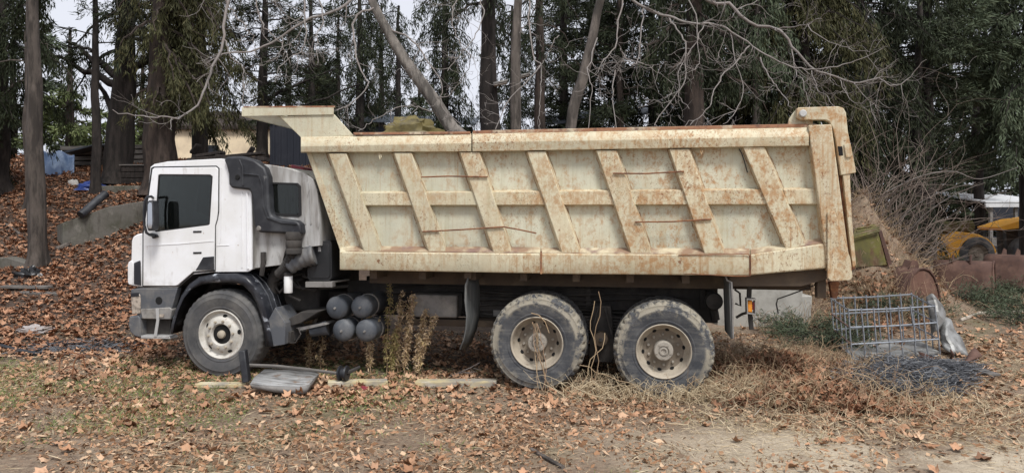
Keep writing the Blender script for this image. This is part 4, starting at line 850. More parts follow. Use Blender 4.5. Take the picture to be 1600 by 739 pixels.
b_ = scat(110000, lambda r, d, x, y: .22 + .5 * noise.noise(Vector((x * .7 + 5, y * .7, 2))) + .5 * sstep(-.5, 2, x) * sstep(-2.2, -.8, y), 4.9, 11, 1.0, 22)
v, f = blades(b_ + np.array([0, 0, .006]), flatdir(len(b_), g, .18), g.uniform(.05, .20, len(b_)), g.uniform(.0025, .006, len(b_)), 7)
tag(np_obj('straw_litter', v, f, 'straw', ground, origin=(0, 0, 0)), kind='stuff')
def grassy(r, d, x, y):
    m_ = sstep(-.5, -2.6, r) * sstep(6.0, 7.0, d) * sstep(9.8, 9.0, d)
    return max(0, noise.noise(Vector((x * .9, y * .9, 31))) + .26) * 5.5 * m_ + max(0, noise.noise(Vector((x * 1.7, y * 1.7, 3))) - .38) * .9
b_ = scat(160000, grassy, 5, 12, 1.0, 23)
dv = flatdir(len(b_), g, 1.2); v, f = blades(b_, dv, g.uniform(.03, .10, len(b_)), g.uniform(.004, .009, len(b_)), 8, bend=g.uniform(0, .3, len(b_)))
tag(np_obj('grass', v, f, 'grass', ground, origin=(0, 0, 0)), kind='stuff')

# ---------------------------------------------------------------- dead bramble and hay around the rear wheels
def stems_mesh(starts, g, hl, hh, arch, rad=.0028, seg=7):
    mb = MB()
    for s_ in starts:
        a = g.uniform(0, 6.28); h_ = g.uniform(hl, hh); sp = h_ * g.uniform(.2, arch); p0 = Vector(s_); kn = Vector((g.normal(0, .06), g.normal(0, .06), 0))
        pts = []
        for i in range(seg):
            t = i / (seg - 1)
            pts.append(p0 + Vector((math.cos(a) * sp * t, math.sin(a) * sp * t, h_ * (1.25 * t - .75 * t * t * g.uniform(.7, 1.5)))) + kn * math.sin(t * 3) + Vector((g.normal(0, .01), g.normal(0, .01), g.normal(0, .008))))
        mb.tube(pts, [rad * (1 - .6 * i / (seg - 1)) for i in range(seg)], 3, cap=False)
    return mb
def region(n, x0, x1, y0, y1, g, dens=None):
    o_ = []
    while len(o_) < n:
        x, y = g.uniform(x0, x1), g.uniform(y0, y1)
        if dens is None or g.random() < dens(x, y): o_.append((x, y, H(x, y)))
    return o_
g = np.random.default_rng(77)
wheelfree = lambda x, y: 0 if (y > -.03 and y < .75 and (abs(x) < .33 or abs(x + 1.39) < .3)) else 1
mb = stems_mesh(region(1000, .40, 2.9, -.45, 2.0, g, lambda x, y: math.exp(-((x - 1.45) / .85) ** 2)), g, .12, .66, 1.4, .0042)
tag(obj('bramble', mb, 'dry_stem', smooth=0), 'tangle of dead brown bramble and leaves behind the rear wheels', 'dead bramble', kind='stuff')
bs = region(2000, .45, 2.8, -.4, 1.8, g, lambda x, y: math.exp(-((x - 1.45) / .8) ** 2))
bs = np.array([(x, y, z + g.uniform(.0, .20) * math.exp(-((x - 1.5) / .8) ** 2)) for x, y, z in bs])
v, f = leaf_batch(bs, g.uniform(.05, .12, len(bs)), .8, .7, 19); tag(np_obj('bramble_leaves', v, f, 'dark_leaf', bpy.data.objects['bramble'], origin=tuple(ORG[bpy.data.objects['bramble']])), kind='stuff'); bpy.data.objects['bramble_leaves'].location = (0, 0, 0)
mb = stems_mesh(region(430, -1.1, 1.05, -.34, .2, g, wheelfree), g, .08, .46, 1.5, .0040)
tag(obj('dry_grass', mb, 'straw', smooth=0), 'pale dry grass tufts around the two rear wheels', 'dry grass', kind='stuff')
mb = stems_mesh(region(700, .1, 4.4, -1.3, .5, g), g, .03, .18, 2.8, .0032)
mb = stems_mesh(region(130, .42, 3.0, -.55, .5, g), g, .2, .6, .9, .0036)
tag(obj('standing_straw', mb, 'straw', smooth=0), 'pale upright dry straw right of the rear wheels', 'straw', kind='stuff')
mb = stems_mesh(region(700, .1, 4.4, -1.3, .5, g), g, .03, .18, 2.8, .0032)
tag(obj('hay', mb, 'straw', smooth=0), 'flattened pale hay strewn right of the rear wheels', 'hay', kind='stuff')
mb = MB()
for k in range(6):          # dead creeper hanging over the first rear wheel
    x0 = -1.39 + g.uniform(-.05, .02); pts = []
    for i in range(12):
        t = i / 11; pts.append(Vector((x0 + .12 * t + .07 * math.sin(3 * t + k) * t + g.normal(0, .008), -.03 - .03 * t - .02 * math.sin(6 * t + k), .78 - .74 * t + g.normal(0, .006))))
    mb.tube(pts, .0045, 4)
mb.tube([P(830, 489, -.03), P(842, 492, -.05), P(852, 503, -.06), P(858, 520, -.05)], .006, 5)
tag(obj('dry_creeper', mb, 'dry_stem', smooth=0), 'dead creeper strands hanging over the first rear wheel rim', 'creeper', kind='stuff')
mb = MB()
for (a, b, c_, e) in ((936, 455, 930, 600), (948, 520, 905, 606), (925, 470, 928, 590), (905, 570, 1000, 606), (990, 600, 1018, 640), (1060, 620, 1090, 590)):
    A_, B_ = P(a, b, -.06), P(c_, e, -.08); mb.tube([A_.lerp(B_, i / 8) + Vector((.03 * math.sin(i * 1.3 + a), 0, .015 * math.sin(i * 2.1))) for i in range(9)], .005, 4)
tag(obj('vine', mb, 'dry_stem', smooth=0), 'thin dry vine dangling between the two rear wheels', 'vine', kind='stuff')
# ---------------------------------------------------------------- standing dry weeds beside the air tanks
def weed(px, py, top, leafmat, label, lean=0, n=70, seed=1, Y=None):
    g = np.random.default_rng(seed); base = ground_px(px, py); hgt = D(px, top, rd(base.x, base.y)[1]).z - base.z
    t_ = thing('dry_weed', base, label, 'weed', 'dry weeds under the truck side')
    pts = [base + Vector((lean * hgt * (i / 7) ** 1.6 + g.normal(0, .008), g.normal(0, .01), hgt * i / 7)) for i in range(8)]
    obj('stem', MB().tube(pts, [.007 * (1 - .7 * i / 7) for i in range(8)], 5), 'dry_stem', t_)
    bs = []; ds_ = []
    for _ in range(max(2, n // 60)):      # side shoots
        i = int(g.integers(2, 6)); a = g.uniform(0, 6.28); l_ = hgt * g.uniform(.18, .38); q0 = pts[i]
        sh_ = [q0 + Vector((math.cos(a) * l_ * .55 * t, math.sin(a) * l_ * .55 * t, l_ * t * (1.1 - .35 * t))) for t in (0, .25, .5, .75, 1)]
        obj('shoot', MB().tube(sh_, .003, 4), 'dry_stem', t_)
        for q in range(26):
            u = g.random() * 3.99; k = int(u); p = sh_[k].lerp(sh_[k + 1], u - k); bs.append(np.array(p) + g.normal(0, .014, 3)); ds_.append((g.normal(), g.normal(), g.normal(0, .7)))
    for _ in range(n):
        t = g.uniform(.12, 1.0); k = t * 7; i = min(6, int(k)); p = pts[i].lerp(pts[i + 1], k - i); a = g.uniform(0, 6.28)
        for q in range(4): bs.append(np.array(p) + g.normal(0, .016, 3)); ds_.append((math.cos(a) + g.normal(0, .4), math.sin(a) + g.normal(0, .4), g.uniform(-.9, .9)))
    v, f = blades(bs, ds_, g.uniform(.015, .06, len(bs)), g.uniform(.006, .017, len(bs)), seed + 5, bend=g.uniform(0, .6, len(bs)))
    o = np_obj('leaves', v, f, leafmat, t_); tag(o, kind='stuff'); return t_
W_ = [(484, 578, 492, 'weed_leaf', 0, 'short dry brown weed nearest the front wheel', 120), (579, 588, 478, 'weed_leaf', -.05, 'slim brown weed standing in front of the lower right air tank', 150),
      (604, 585, 436, 'weed_green', .05, 'tallest weed, yellow green, beside the upper air tank', 110), (612, 586, 515, 'weed_green', .12, 'low bushy yellow green weed right of the air tanks', 140),
      (620, 585, 458, 'weed_leaf', .06, 'tall feathery brown weed right of the yellow green ones', 220), (632, 588, 460, 'weed_leaf', .12, 'tall brown weed with pale seed head leaning right', 220),
      (650, 588, 484, 'weed_leaf', .16, 'thin brown weed leaning far right below the chassis', 170), (656, 590, 492, 'weed_leaf', .25, 'rightmost thin weed leaning towards the curved mud flap', 150), (500, 580, 520, 'weed_leaf', .1, 'small broken brown weed under the exhaust stub', 40)]
for i, (a, b, c_, mt, ln, lb, n) in enumerate(W_): weed(a, b, c_, mt, lb, ln, n, 40 + i)

# ================================================================ TREES
def trunk_mesh(pts, rad, n=12, seed=0, flare=1.5):
    n = 16; pts0 = [Vector(p) for p in pts]; rad0 = list(rad); m0 = len(pts0); m_ = 40; pts = []; rad = []
    for i in range(m_):
        s_ = (i / (m_ - 1)) ** 1.15 * (m0 - 1); k = min(m0 - 2, int(s_)); t = s_ - k; pts.append(pts0[k].lerp(pts0[k + 1], t)); rad.append(rad0[k] + (rad0[k + 1] - rad0[k]) * t)
    mb = MB(); mb.tube(pts, rad, n)
    k = 0
    for i in range(m_):
        for q in range(n):
            v = Vector(mb.v[k]); c = pts[i]; a = 2 * math.pi * q / n
            b = 1 + .08 * math.sin(3 * a + seed) + .14 * noise.noise(Vector((math.cos(a) * 1.6, math.sin(a) * 1.6 + seed, v.z * .8))) + .09 * noise.noise(Vector((math.cos(a) * 5, math.sin(a) * 5, v.z * 1.6 + seed)))
            fl_ = max(0, 1 - (pts[i] - pts[0]).length / .55); b *= 1 + (flare - 1) * fl_ * fl_ * (.9 + .7 * math.sin(4 * a + seed))
            mb.v[k] = tuple(c + (v - c) * b); k += 1
    return mb
def tree_base(px, d):
    p = D(px, 340, d); return Vector((p.x, p.y, H(p.x, p.y) - .08))
def foliage(sprays, nb, length, width, g, spread=.55, hang=0.0, sl=.32):
    "sprays: list of (point, direction); nb blades scattered along each"
    pp = np.array([s[0] for s in sprays], float); dd = np.array([s[1] for s in sprays], float)
    dd /= np.linalg.norm(dd, axis=1, keepdims=True) + 1e-9
    n = len(pp); p = np.repeat(pp, nb, 0); d_ = np.repeat(dd, nb, 0); N = n * nb
    u = g.uniform(0, 1, N)[:, None]
    b_ = p + d_ * u * sl + g.normal(0, .045, (N, 3)); b_[:, 2] -= hang * (u[:, 0] ** 2) * sl
    bd = d_ + g.normal(0, spread, (N, 3)); bd[:, 2] -= hang
    return blades(b_, bd, g.uniform(.55, 1.3, N) * length, g.uniform(.6, 1.3, N) * width, int(g.integers(1e6)))
def conifer(px, d, diam, top, mat, barkm, label, name='conifer', lean=0.0, leany=0.0, z0=2.6, z1=8.2, nb=46, rad=1.5, rtop=.8, style='droop', blades_n=26, seed=1, blen=.17, bwid=.028, up=.15,
            side=None, extra=(), dens=1.0, group='dark conifers behind the truck', kink=0.0):
    g = np.random.default_rng(seed); base = tree_base(px, d)
    t_ = thing(name, base, label, 'tree', group)
    hgt = top - base.z; n = 11; pts = []
    for i in range(n):
        s = i / (n - 1); pts.append(base + RT * (lean * s * hgt + kink * math.sin(s * 3.1) + g.normal(0, .02)) + FW * (leany * s * hgt) + Vector((0, 0, hgt * s)))
    rads = [max(.03, diam / 2 * (1 - .72 * (i / (n - 1)) ** 1.3)) for i in range(n)]
    obj('trunk', trunk_mesh(pts, rads, 12, seed), barkm, t_, smooth=60)
    def at_z(z):
        s = min(.999, max(0, (z - base.z) / hgt)) * (n - 1); i = int(s); return pts[i].lerp(pts[i + 1], s - i)
    limbs = MB(); sp = []
    for k in range(nb):
        zz = z0 + (z1 - z0) * ((k + g.random()) / nb); a = g.uniform(0, 2 * math.pi)
        if side is not None and g.random() < .75: a = side + g.normal(0, .7)
        s = (zz - z0) / (z1 - z0); L_ = (rad + (rtop - rad) * s) * g.uniform(.55, 1.25)
        o = at_z(zz); dr = RT * math.cos(a) + FW * math.sin(a); br = []
        m_ = 9
        for i in range(m_):
            q = i / (m_ - 1)
            if style == 'cypress': h_ = L_ * (.9 * q)
            elif style == 'cedar': h_ = L_ * (up * q - .22 * q * q) + .05 * noise.noise(Vector((q * 3, k, 0)))
            else: h_ = L_ * (up * q - .75 * q ** 2.2)
            br.append(o + dr * (L_ * q * (.35 if style == 'cypress' else 1)) + Vector((0, 0, h_)) + Vector((g.normal(0, .025), g.normal(0, .025), g.normal(0, .02))) * (q * 2))
        limbs.tube(br, [max(.006, diam * .085 * (1 - .85 * i / (m_ - 1))) for i in range(m_)], 4, cap=False)
        ns = max(3, int(L_ / .10 * dens))
        for j in range(ns):
            q = .18 + .82 * (j + g.random()) / ns; x = q * (m_ - 1); i = min(m_ - 2, int(x)); p = br[i].lerp(br[i + 1], x - i); bdv = (br[i + 1] - br[i]).normalized()
            sidev = bdv.cross(Vector((0, 0, 1))); sidev = sidev.normalized() if sidev.length > .01 else RT
            w_ = g.normal(0, .8)
            if style == 'droop': dv = bdv * .35 + sidev * w_ * .55 + Vector((0, 0, -.9))
            elif style == 'cedar': dv = bdv * .6 + sidev * w_ + Vector((0, 0, g.normal(-.1, .25)))
            else: dv = bdv * .5 + sidev * w_ * .6 + Vector((0, 0, .5 + g.normal(0, .3)))
            sp.append((p + sidev * w_ * .06, dv))
    for e in extra:       # (z, angle, length, droop) limbs seen in the photograph
        zz, a, L_, du = e; o = at_z(zz); dr = RT * math.cos(a) + FW * math.sin(a)
        br = [o + dr * (L_ * i / 9) + Vector((0, 0, du * L_ * (i / 9) + .12 * noise.noise(Vector((i * .6, zz, seed))))) for i in range(10)]
        obj('limb', MB().tube(br, [diam * .16 * (1 - .8 * i / 9) + .008 for i in range(10)], 7), barkm, t_, smooth=60)
        for j in range(int(L_ * 7 * dens)):
            q = .35 + .65 * g.random(); x = q * 9; i = min(8, int(x)); p = br[i].lerp(br[i + 1], x - i); sp.append((p, dr * .4 + Vector((g.normal(0, .5), g.normal(0, .5), g.normal(-.2, .5)))))
    tag(obj('branches', limbs, barkm, t_, smooth=60), kind='stuff')
    hang = {'droop': .55, 'cedar': .12, 'cypress': -.25}[style]
    v, f = foliage(sp, blades_n, blen, bwid, g, .5, hang, .34)
    tag(np_obj('crown', v, f, mat, t_), kind='stuff')
    return t_
K = conifer
# left edge to right edge
K(58, 14, .33, 9.5, 'fol_dark', 'bark_mid', 'nearest straight grey trunked conifer at far left on leaf slope', lean=-.018, z0=6.6, z1=9.5, nb=12, rad=1.3, seed=1)
K(52, 17, .28, 9, 'fol_dark', 'bark_mid', 'crooked trunk with spreading root just left behind the nearest left tree', z0=5.2, z1=9, nb=14, seed=2, kink=-.12)
K(4, 18, .35, 9, 'fol_dark', 'bark_dark', 'dense dark conifer cut by the left photo edge', z0=4.0, z1=9, nb=44, rad=1.6, seed=3)
K(150, 18, .24, 9, 'fol_dark', 'bark_dark', 'slim dark trunk between blue tarpaulin and big leaning conifer', z0=6.0, z1=9.4, nb=14, rad=1.6, seed=4, dens=.6, style='cedar', extra=((6.2, 2.6, 1.6, .2),))
K(187, 19, .74, 9.6, 'fol_dark', 'bark_dark', 'thick forked conifer leaning right above the plank stack', lean=.05, z0=6.4, z1=9.5, nb=20, rad=1.9, seed=5, dens=.6,
  extra=((5.6, 2.75, 2.2, .55), (5.4, 2.9, 2.4, .42), (4.3, 2.6, 1.3, 1.2), (5.9, .4, 1.4, .6)))
K(252, 18, .80, 9.4, 'fol_olive', 'bark_brown', 'thickest brown trunk right behind the cab roof with drooping olive foliage', z0=5.0, z1=9.2, nb=56, rad=1.35, rtop=1.3, seed=6, up=.1, side=0.0)
K(312, 21, .46, 9.6, 'fol_olive', 'bark_dark', 'dark conifer in front of cream house with hanging olive branches', z0=5.2, z1=9.2, nb=54, rad=1.5, rtop=1.3, seed=7)
K(410, 22, .36, 9.8, 'fol_dark', 'bark_dark', 'slim dark tree above the tipper canopy tip', lean=.012, z0=5.4, z1=9.8, nb=34, rad=1.6, rtop=1.4, seed=8, style='cedar', dens=.75, extra=((4.9, .1, 3.0, .42), (5.6, .3, 2.2, .5), (6.2, 3.0, 1.6, .4)))
K(486, 25, .30, 10, 'fol_dark', 'bark_dark', 'thin airy conifer behind the canopy back edge', z0=5.6, z1=10, nb=30, rad=1.5, rtop=1.3, seed=9, style='cedar', dens=.7)
K(562, 24, .34, 10, 'fol_dark', 'bark_dark', 'narrow black green cypress left of the leaning bare trunk', z0=4.5, z1=10, nb=46, rad=.9, rtop=1.0, seed=10, dens=.8)
K(622, 27, .30, 10, 'fol_dark', 'bark_dark', 'thin hanging cypress behind the leaning bare trunk', z0=5.6, z1=10, nb=26, rad=1.0, rtop=1.0, seed=31, dens=.7)
K(695, 23, .36, 10, 'fol_dark', 'bark_dark', 'tall narrow cypress left of the thick dark trunk', z0=4.3, z1=10, nb=62, rad=.95, rtop=1.0, seed=11)
K(765, 16, .56, 9, 'fol_dark', 'bark_dark', 'thick dark trunk above the tipper rail centre', z0=6.3, z1=9, nb=16, rad=1.2, seed=12, dens=.6)
K(841, 17, .36, 9, 'fol_dark', 'bark_brown', 'second brown trunk right of the thick dark one', lean=.006, z0=5.8, z1=9, nb=18, rad=1.3, seed=13, dens=.6)
K(880, 21, .40, 9.5, 'fol_dark', 'bark_dark', 'dark conifer behind the leaning grey trunk', z0=4.4, z1=9.5, nb=44, rad=1.6, rtop=1.6, seed=14, style='cedar', dens=.9)
K(968, 19, .26, 9.5, 'fol_dark', 'bark_brown', 'slender brown trunked conifer over the long shed', z0=4.2, z1=9.4, nb=46, rad=1.7, rtop=1.5, seed=15, style='cedar')
K(1020, 20, .34, 9.5, 'fol_dark', 'bark_dark', 'dense dark conifer between slender and red brown trunks', z0=4.2, z1=9.4, nb=70, rad=1.7, rtop=1.6, seed=16)
K(1085, 15.5, .62, 8.6, 'fol_dark', 'bark_brown', 'thick red brown trunk behind the bare branches', z0=5.2, z1=8.4, nb=34, rad=1.5, seed=17)
K(1150, 19, .36, 9.4, 'fol_dark', 'bark_dark', 'dark conifer just right of the thick red brown trunk', z0=3.6, z1=9.4, nb=84, rad=1.6, rtop=1.7, seed=18)
K(1182, 16.5, .26, 8.6, 'fol_green', 'bark_grey', 'small grey trunked conifer behind the tailgate pivot', z0=5.2, z1=8.4, nb=30, rad=1.1, seed=33)
K(1255, 17, .40, 9, 'fol_olive', 'bark_dark', 'conifer with long weeping olive branches above the tailgate', z0=3.2, z1=8.8, nb=110, rad=1.5, rtop=1.7, seed=19, up=.05)
K(1345, 19, .42, 9.6, 'fol_dark', 'bark_dark', 'dark drooping conifer behind the bare shrub', z0=2.2, z1=9.2, nb=100, rad=1.8, rtop=1.8, seed=20)
K(1450, 22, .50, 11, 'fol_green', 'bark_dark', 'big green cedar with layered branches at upper right', z0=5.6, z1=10, nb=78, rad=3.0, rtop=2.6, seed=21, style='cedar', blen=.2, bwid=.034)
K(1425, 20, .34, 9.6, 'fol_dark', 'bark_dark', 'slim dark tree in front of the big green cedar', z0=3.0, z1=7.5, nb=34, rad=1.4, rtop=1.4, seed=34, style='cedar', dens=.7, lean=.03)
K(1535, 31, .44, 11, 'fol_dark', 'bark_dark', 'leaning dark conifer right of the big cedar', z0=3.6, z1=9.6, nb=56, rad=2.0, rtop=2.2, seed=22, style='cedar', dens=.85, lean=-.05, blen=.2, bwid=.034)
K(1605, 22, .44, 11, 'fol_green', 'bark_dark', 'green conifer cut by the right photo edge', z0=4.1, z1=9.6, nb=80, rad=2.0, rtop=1.9, seed=23, blen=.2, bwid=.034)
K(452, 29, .3, 10.5, 'fol_dark', 'bark_dark', 'hidden thin conifer above the navy container', z0=5.6, z1=10.5, nb=36, rad=1.7, rtop=1.5, seed=42, style='cedar', dens=.8)
K(528, 31, .3, 11, 'fol_dark', 'bark_dark', 'feathery conifer left of the narrow cypress', z0=5.6, z1=11, nb=36, rad=1.5, rtop=1.4, seed=43, dens=.7)
K(596, 30, .3, 11, 'fol_dark', 'bark_dark', 'feathery conifer just behind the leaning trunk top', z0=6.2, z1=11, nb=30, rad=1.4, rtop=1.4, seed=44, dens=.8)
K(800, 27, .32, 10, 'fol_dark', 'bark_dark', 'dark conifer seen between the thick and thin trunks', z0=5.2, z1=10, nb=40, rad=1.2, rtop=1.4, seed=46, dens=.9)
K(925, 25, .36, 10, 'fol_dark', 'bark_dark', 'wide dark conifer behind the right leaning trunk', z0=5, z1=10, nb=60, rad=1.8, rtop=1.8, seed=47, style='cedar')
K(262, 24, .36, 10, 'fol_dark', 'bark_dark', 'dark conifer filling the gap behind the thickest trunk', z0=6.4, z1=10, nb=30, rad=1.8, rtop=1.8, seed=48, style='cedar', dens=.8)
K(1735, 22, .44, 11, 'fol_dark', 'bark_dark', 'dark conifer standing beyond the right photo edge', z0=2.6, z1=9.6, nb=60, rad=2.0, rtop=1.9, seed=51)
K(1900, 24, .44, 11, 'fol_green', 'bark_dark', 'green conifer well beyond the right photo edge', z0=2.6, z1=9.6, nb=60, rad=2.2, rtop=1.9, seed=52, style='cedar')
K(-130, 17, .40, 10, 'fol_dark', 'bark_dark', 'dark conifer standing beyond the left photo edge', z0=4.0, z1=9.6, nb=44, rad=1.8, rtop=1.7, seed=53)
# further back: paler trees that close the gaps low down
FARK = dict(blen=.40, bwid=.085, blades_n=16, group='pale trees far behind', name='distant_tree')
K(110, 38, .5, 12, 'fol_light', 'bark_brown', 'pale green cedar far behind between the left trunks', z0=3.6, z1=8.6, nb=60, rad=3.4, rtop=1.4, seed=24, style='cedar', dens=.55, **FARK)
K(222, 44, .5, 12, 'fol_light', 'bark_brown', 'pale distant cedar seen under the forked conifer', z0=3.6, z1=9, nb=46, rad=3.2, rtop=1.2, seed=25, style='cedar', dens=.5, **FARK)
K(20, 42, .5, 14, 'fol_green', 'bark_brown', 'distant green tree behind the left edge trunks', z0=3.6, z1=14, nb=70, rad=3.2, rtop=2, seed=26, style='cedar', dens=.6, **FARK)
K(500, 36, .5, 10, 'fol_olive', 'bark_brown', 'bushy olive tree behind the tipper canopy', z0=4.0, z1=8.2, nb=70, rad=2.4, rtop=1.2, seed=27, style='cypress', dens=.9, **FARK)
K(575, 40, .5, 9, 'fol_olive', 'bark_brown', 'lower olive tree right of the bushy one', z0=4.0, z1=7.0, nb=50, rad=2.4, rtop=1.2, seed=28, style='cypress', dens=.8, **FARK)
K(655, 44, .5, 10, 'fol_green', 'bark_brown', 'distant conifer tip over the yellow tarpaulin', z0=4.0, z1=9.4, nb=44, rad=2.0, rtop=.4, seed=29, style='cedar', dens=.8, **FARK)
K(1400, 36, .6, 13, 'fol_dark', 'bark_dark', 'dark distant trees behind the bare shrub', z0=1.6, z1=11, nb=110, rad=4.0, rtop=3.0, seed=30, style='cedar', dens=.6, **FARK)
K(1540, 40, .6, 13, 'fol_green', 'bark_dark', 'distant green conifer above the white roofed shed', z0=1.6, z1=10, nb=80, rad=3.2, rtop=2.4, seed=32, style='cedar', dens=.5, **FARK)
K(1120, 38, .6, 13, 'fol_dark', 'bark_dark', 'distant dark wood edge over the long shed', z0=3, z1=12, nb=90, rad=4.5, rtop=3.5, seed=35, style='cedar', dens=.55, **FARK)

# ---------------------------------------------------------------- bare plane trees
def curve(pts, n=26):
    "Catmull-Rom through points"
    pts = [Vector(p) for p in pts]; out_ = []
    q = [pts[0] * 2 - pts[1]] + pts + [pts[-1] * 2 - pts[-2]]
    m_ = len(pts) - 1
    for i in range(n):
        s = i / (n - 1) * m_; k = min(m_ - 1, int(s)); t = s - k; a, b, c, d_ = q[k:k + 4]
        out_.append(.5 * ((2 * b) + (c - a) * t + (2 * a - 5 * b + 4 * c - d_) * t * t + (3 * b - a - 3 * c + d_) * t ** 3))
    return out_
def twig(mb, p, d_, L_, r, lvl, g, upb=.25):
    n = 7; pts = [p]; cur = d_.normalized(); st = L_ / (n - 1)
    for i in range(n - 1):
        cur = (cur + Vector((g.normal(0, .22), g.normal(0, .22), g.normal(0, .2) + upb * (i / n) * .5))).normalized(); pts.append(pts[-1] + cur * st)
    mb.tube(pts, [max(.0024, r * (1 - .65 * i / (n - 1))) for i in range(n)], 4 if r > .006 else 3, cap=False)
    if lvl <= 0: return
    for k in range(int(g.integers(1, 4))):
        i = int(g.integers(2, n)); dv = (pts[i] - pts[i - 1]).normalized(); ort = dv.cross(Vector(g.normal(0, 1, 3))).normalized()
        twig(mb, pts[i], dv * .9 + ort * .8, L_ * g.uniform(.4, .8), r * .6, lvl - 1, g, upb)
def limb(t_, pts, r0, r1, g, tw, n=26, ntw=10, tl=.6, lvl=2, mat='twig'):
    tl *= 1.15
    c = curve(pts, n); c = [p + Vector((g.normal(0, .012), g.normal(0, .012), g.normal(0, .012))) for p in c]
    obj('limb', MB().tube(c, [r0 + (r1 - r0) * i / (n - 1) for i in range(n)], 7), mat, t_, smooth=60)
    for k in range(ntw):
        i = int(g.integers(3, n - 1)); dv = (c[i] - c[i - 1]).normalized(); ort = dv.cross(Vector((g.normal(0, .5), g.normal(0, .5), g.normal(0, 1)))).normalized()
        if ort.dot(FW) > .5: ort = ort - FW * ort.dot(FW)
        twig(tw, c[i], dv * .5 + ort + Vector((0, 0, g.normal(-.15, .5))), tl * g.uniform(.4, 1.2), max(.005, (r0 + (r1 - r0) * i / n) * .5), lvl, g)
def px_line(pts, d0, d1):
    n = len(pts); return [D(a, b, d0 + (d1 - d0) * i / (n - 1)) for i, (a, b) in enumerate(pts)]
g = np.random.default_rng(3)
# leaning trunk in the middle, its crown up left out of the picture
b0 = tree_base(752, 13)
tA = thing('bare_tree', b0, 'leaning bare grey tree above the tipper front, trunk slanting up left', 'tree', 'bare plane trees')
ptsA = curve([b0, D(735, 245, 13), D(708, 205, 13), D(672, 150, 13), D(632, 95, 13), D(603, 45, 13), D(580, 0, 13), D(560, -60, 13), D(548, -140, 13)], 20)
obj('trunk', trunk_mesh(ptsA, [.145 - .005 * i for i in range(20)], 10, 4), 'bark_pale', tA, smooth=60)
tw = MB()
limb(tA, px_line([(565, -40), (540, 8), (482, 32), (420, 70), (385, 82), (349, 84), (322, 100)], 13, 12), .03, .008, g, tw, ntw=10)
limb(tA, px_line([(552, -110), (470, -90), (395, -45), (355, 12), (350, 62), (330, 108), (316, 150), (290, 181), (260, 184), (222, 181), (175, 175)], 13, 11), .034, .007, g, tw, n=40, ntw=15, tl=.55)
limb(tA, px_line([(350, 62), (362, 90), (378, 105), (380, 140), (378, 175)], 11.5, 11.3), .012, .005, g, tw, ntw=6, tl=.3)
limb(tA, px_line([(400, -30), (402, 10), (412, 42), (440, 70), (452, 100)], 12, 11.6), .014, .005, g, tw, ntw=6, tl=.4)
limb(tA, px_line([(585, 12), (553, 32), (555, 75), (565, 110), (575, 133), (550, 160), (527, 172)], 12.8, 12), .022, .006, g, tw, ntw=7, tl=.45)
limb(tA, px_line([(478, -40), (476, 20), (478, 52), (470, 80), (440, 100), (430, 130)], 12.5, 12), .018, .005, g, tw, ntw=9, tl=.5)
limb(tA, px_line([(545, -60), (500, -20), (505, 30), (495, 60), (498, 100)], 12.5, 12), .016, .005, g, tw, ntw=7, tl=.4)
limb(tA, px_line([(600, 40), (640, 60), (665, 90), (690, 130), (690, 165), (720, 196)], 13, 12.4), .018, .005, g, tw, ntw=8, tl=.5)
limb(tA, px_line([(672, 150), (700, 150), (730, 110), (735, 80)], 13, 12.6), .013, .004, g, tw, ntw=6, tl=.35)
limb(tA, px_line([(690, 180), (640, 165), (590, 185), (560, 207)], 13, 12.4), .014, .005, g, tw, ntw=6, tl=.35)
limb(tA, px_line([(352, 0), (372, 30), (395, 60), (400, 85)], 11.3, 11.3), .010, .004, g, tw, ntw=5, tl=.3)
tag(obj('twigs', tw, 'twig', tA, smooth=60), kind='stuff')
# thin grey trunk with hanging shoots
b0 = tree_base(808, 14.2); tC = thing('bare_tree', b0, 'thin upright grey bare trunk beside the thick dark trunk', 'tree', 'bare plane trees'); tw = MB()
ptsC = curve([b0, D(806, 150, 14.2), D(807, 60, 14.2), D(811, -20, 14.2), D(806, -120, 14.2)], 14)
obj('trunk', trunk_mesh(ptsC, [.115 - .004 * i for i in range(14)], 10, 7), 'bark_grey', tC, smooth=60)
limb(tC, px_line([(815, -60), (826, 0), (826, 39), (835, 92), (845, 101), (819, 131), (790, 165), (774, 204)], 14, 12.2), .018, .007, g, tw, ntw=9, tl=.45)
limb(tC, px_line([(845, 101), (846, 130), (843, 170), (842, 206)], 12.6, 12.2), .011, .006, g, tw, ntw=5, tl=.4)
limb(tC, px_line([(871, 57), (858, 80), (845, 103)], 12.6, 12.5), .009, .006, g, tw, ntw=3, tl=.3)
limb(tC, px_line([(800, -70), (752, -10), (757, 22), (740, 60), (715, 90), (700, 110)], 13.6, 12.4), .015, .005, g, tw, ntw=9, tl=.5)
limb(tC, px_line([(740, -40), (712, 5), (706, 20), (712, 55), (725, 78), (745, 92)], 13, 12.4), .014, .005, g, tw, ntw=8, tl=.45)
tag(obj('twigs', tw, 'twig', tC, smooth=60), kind='stuff')
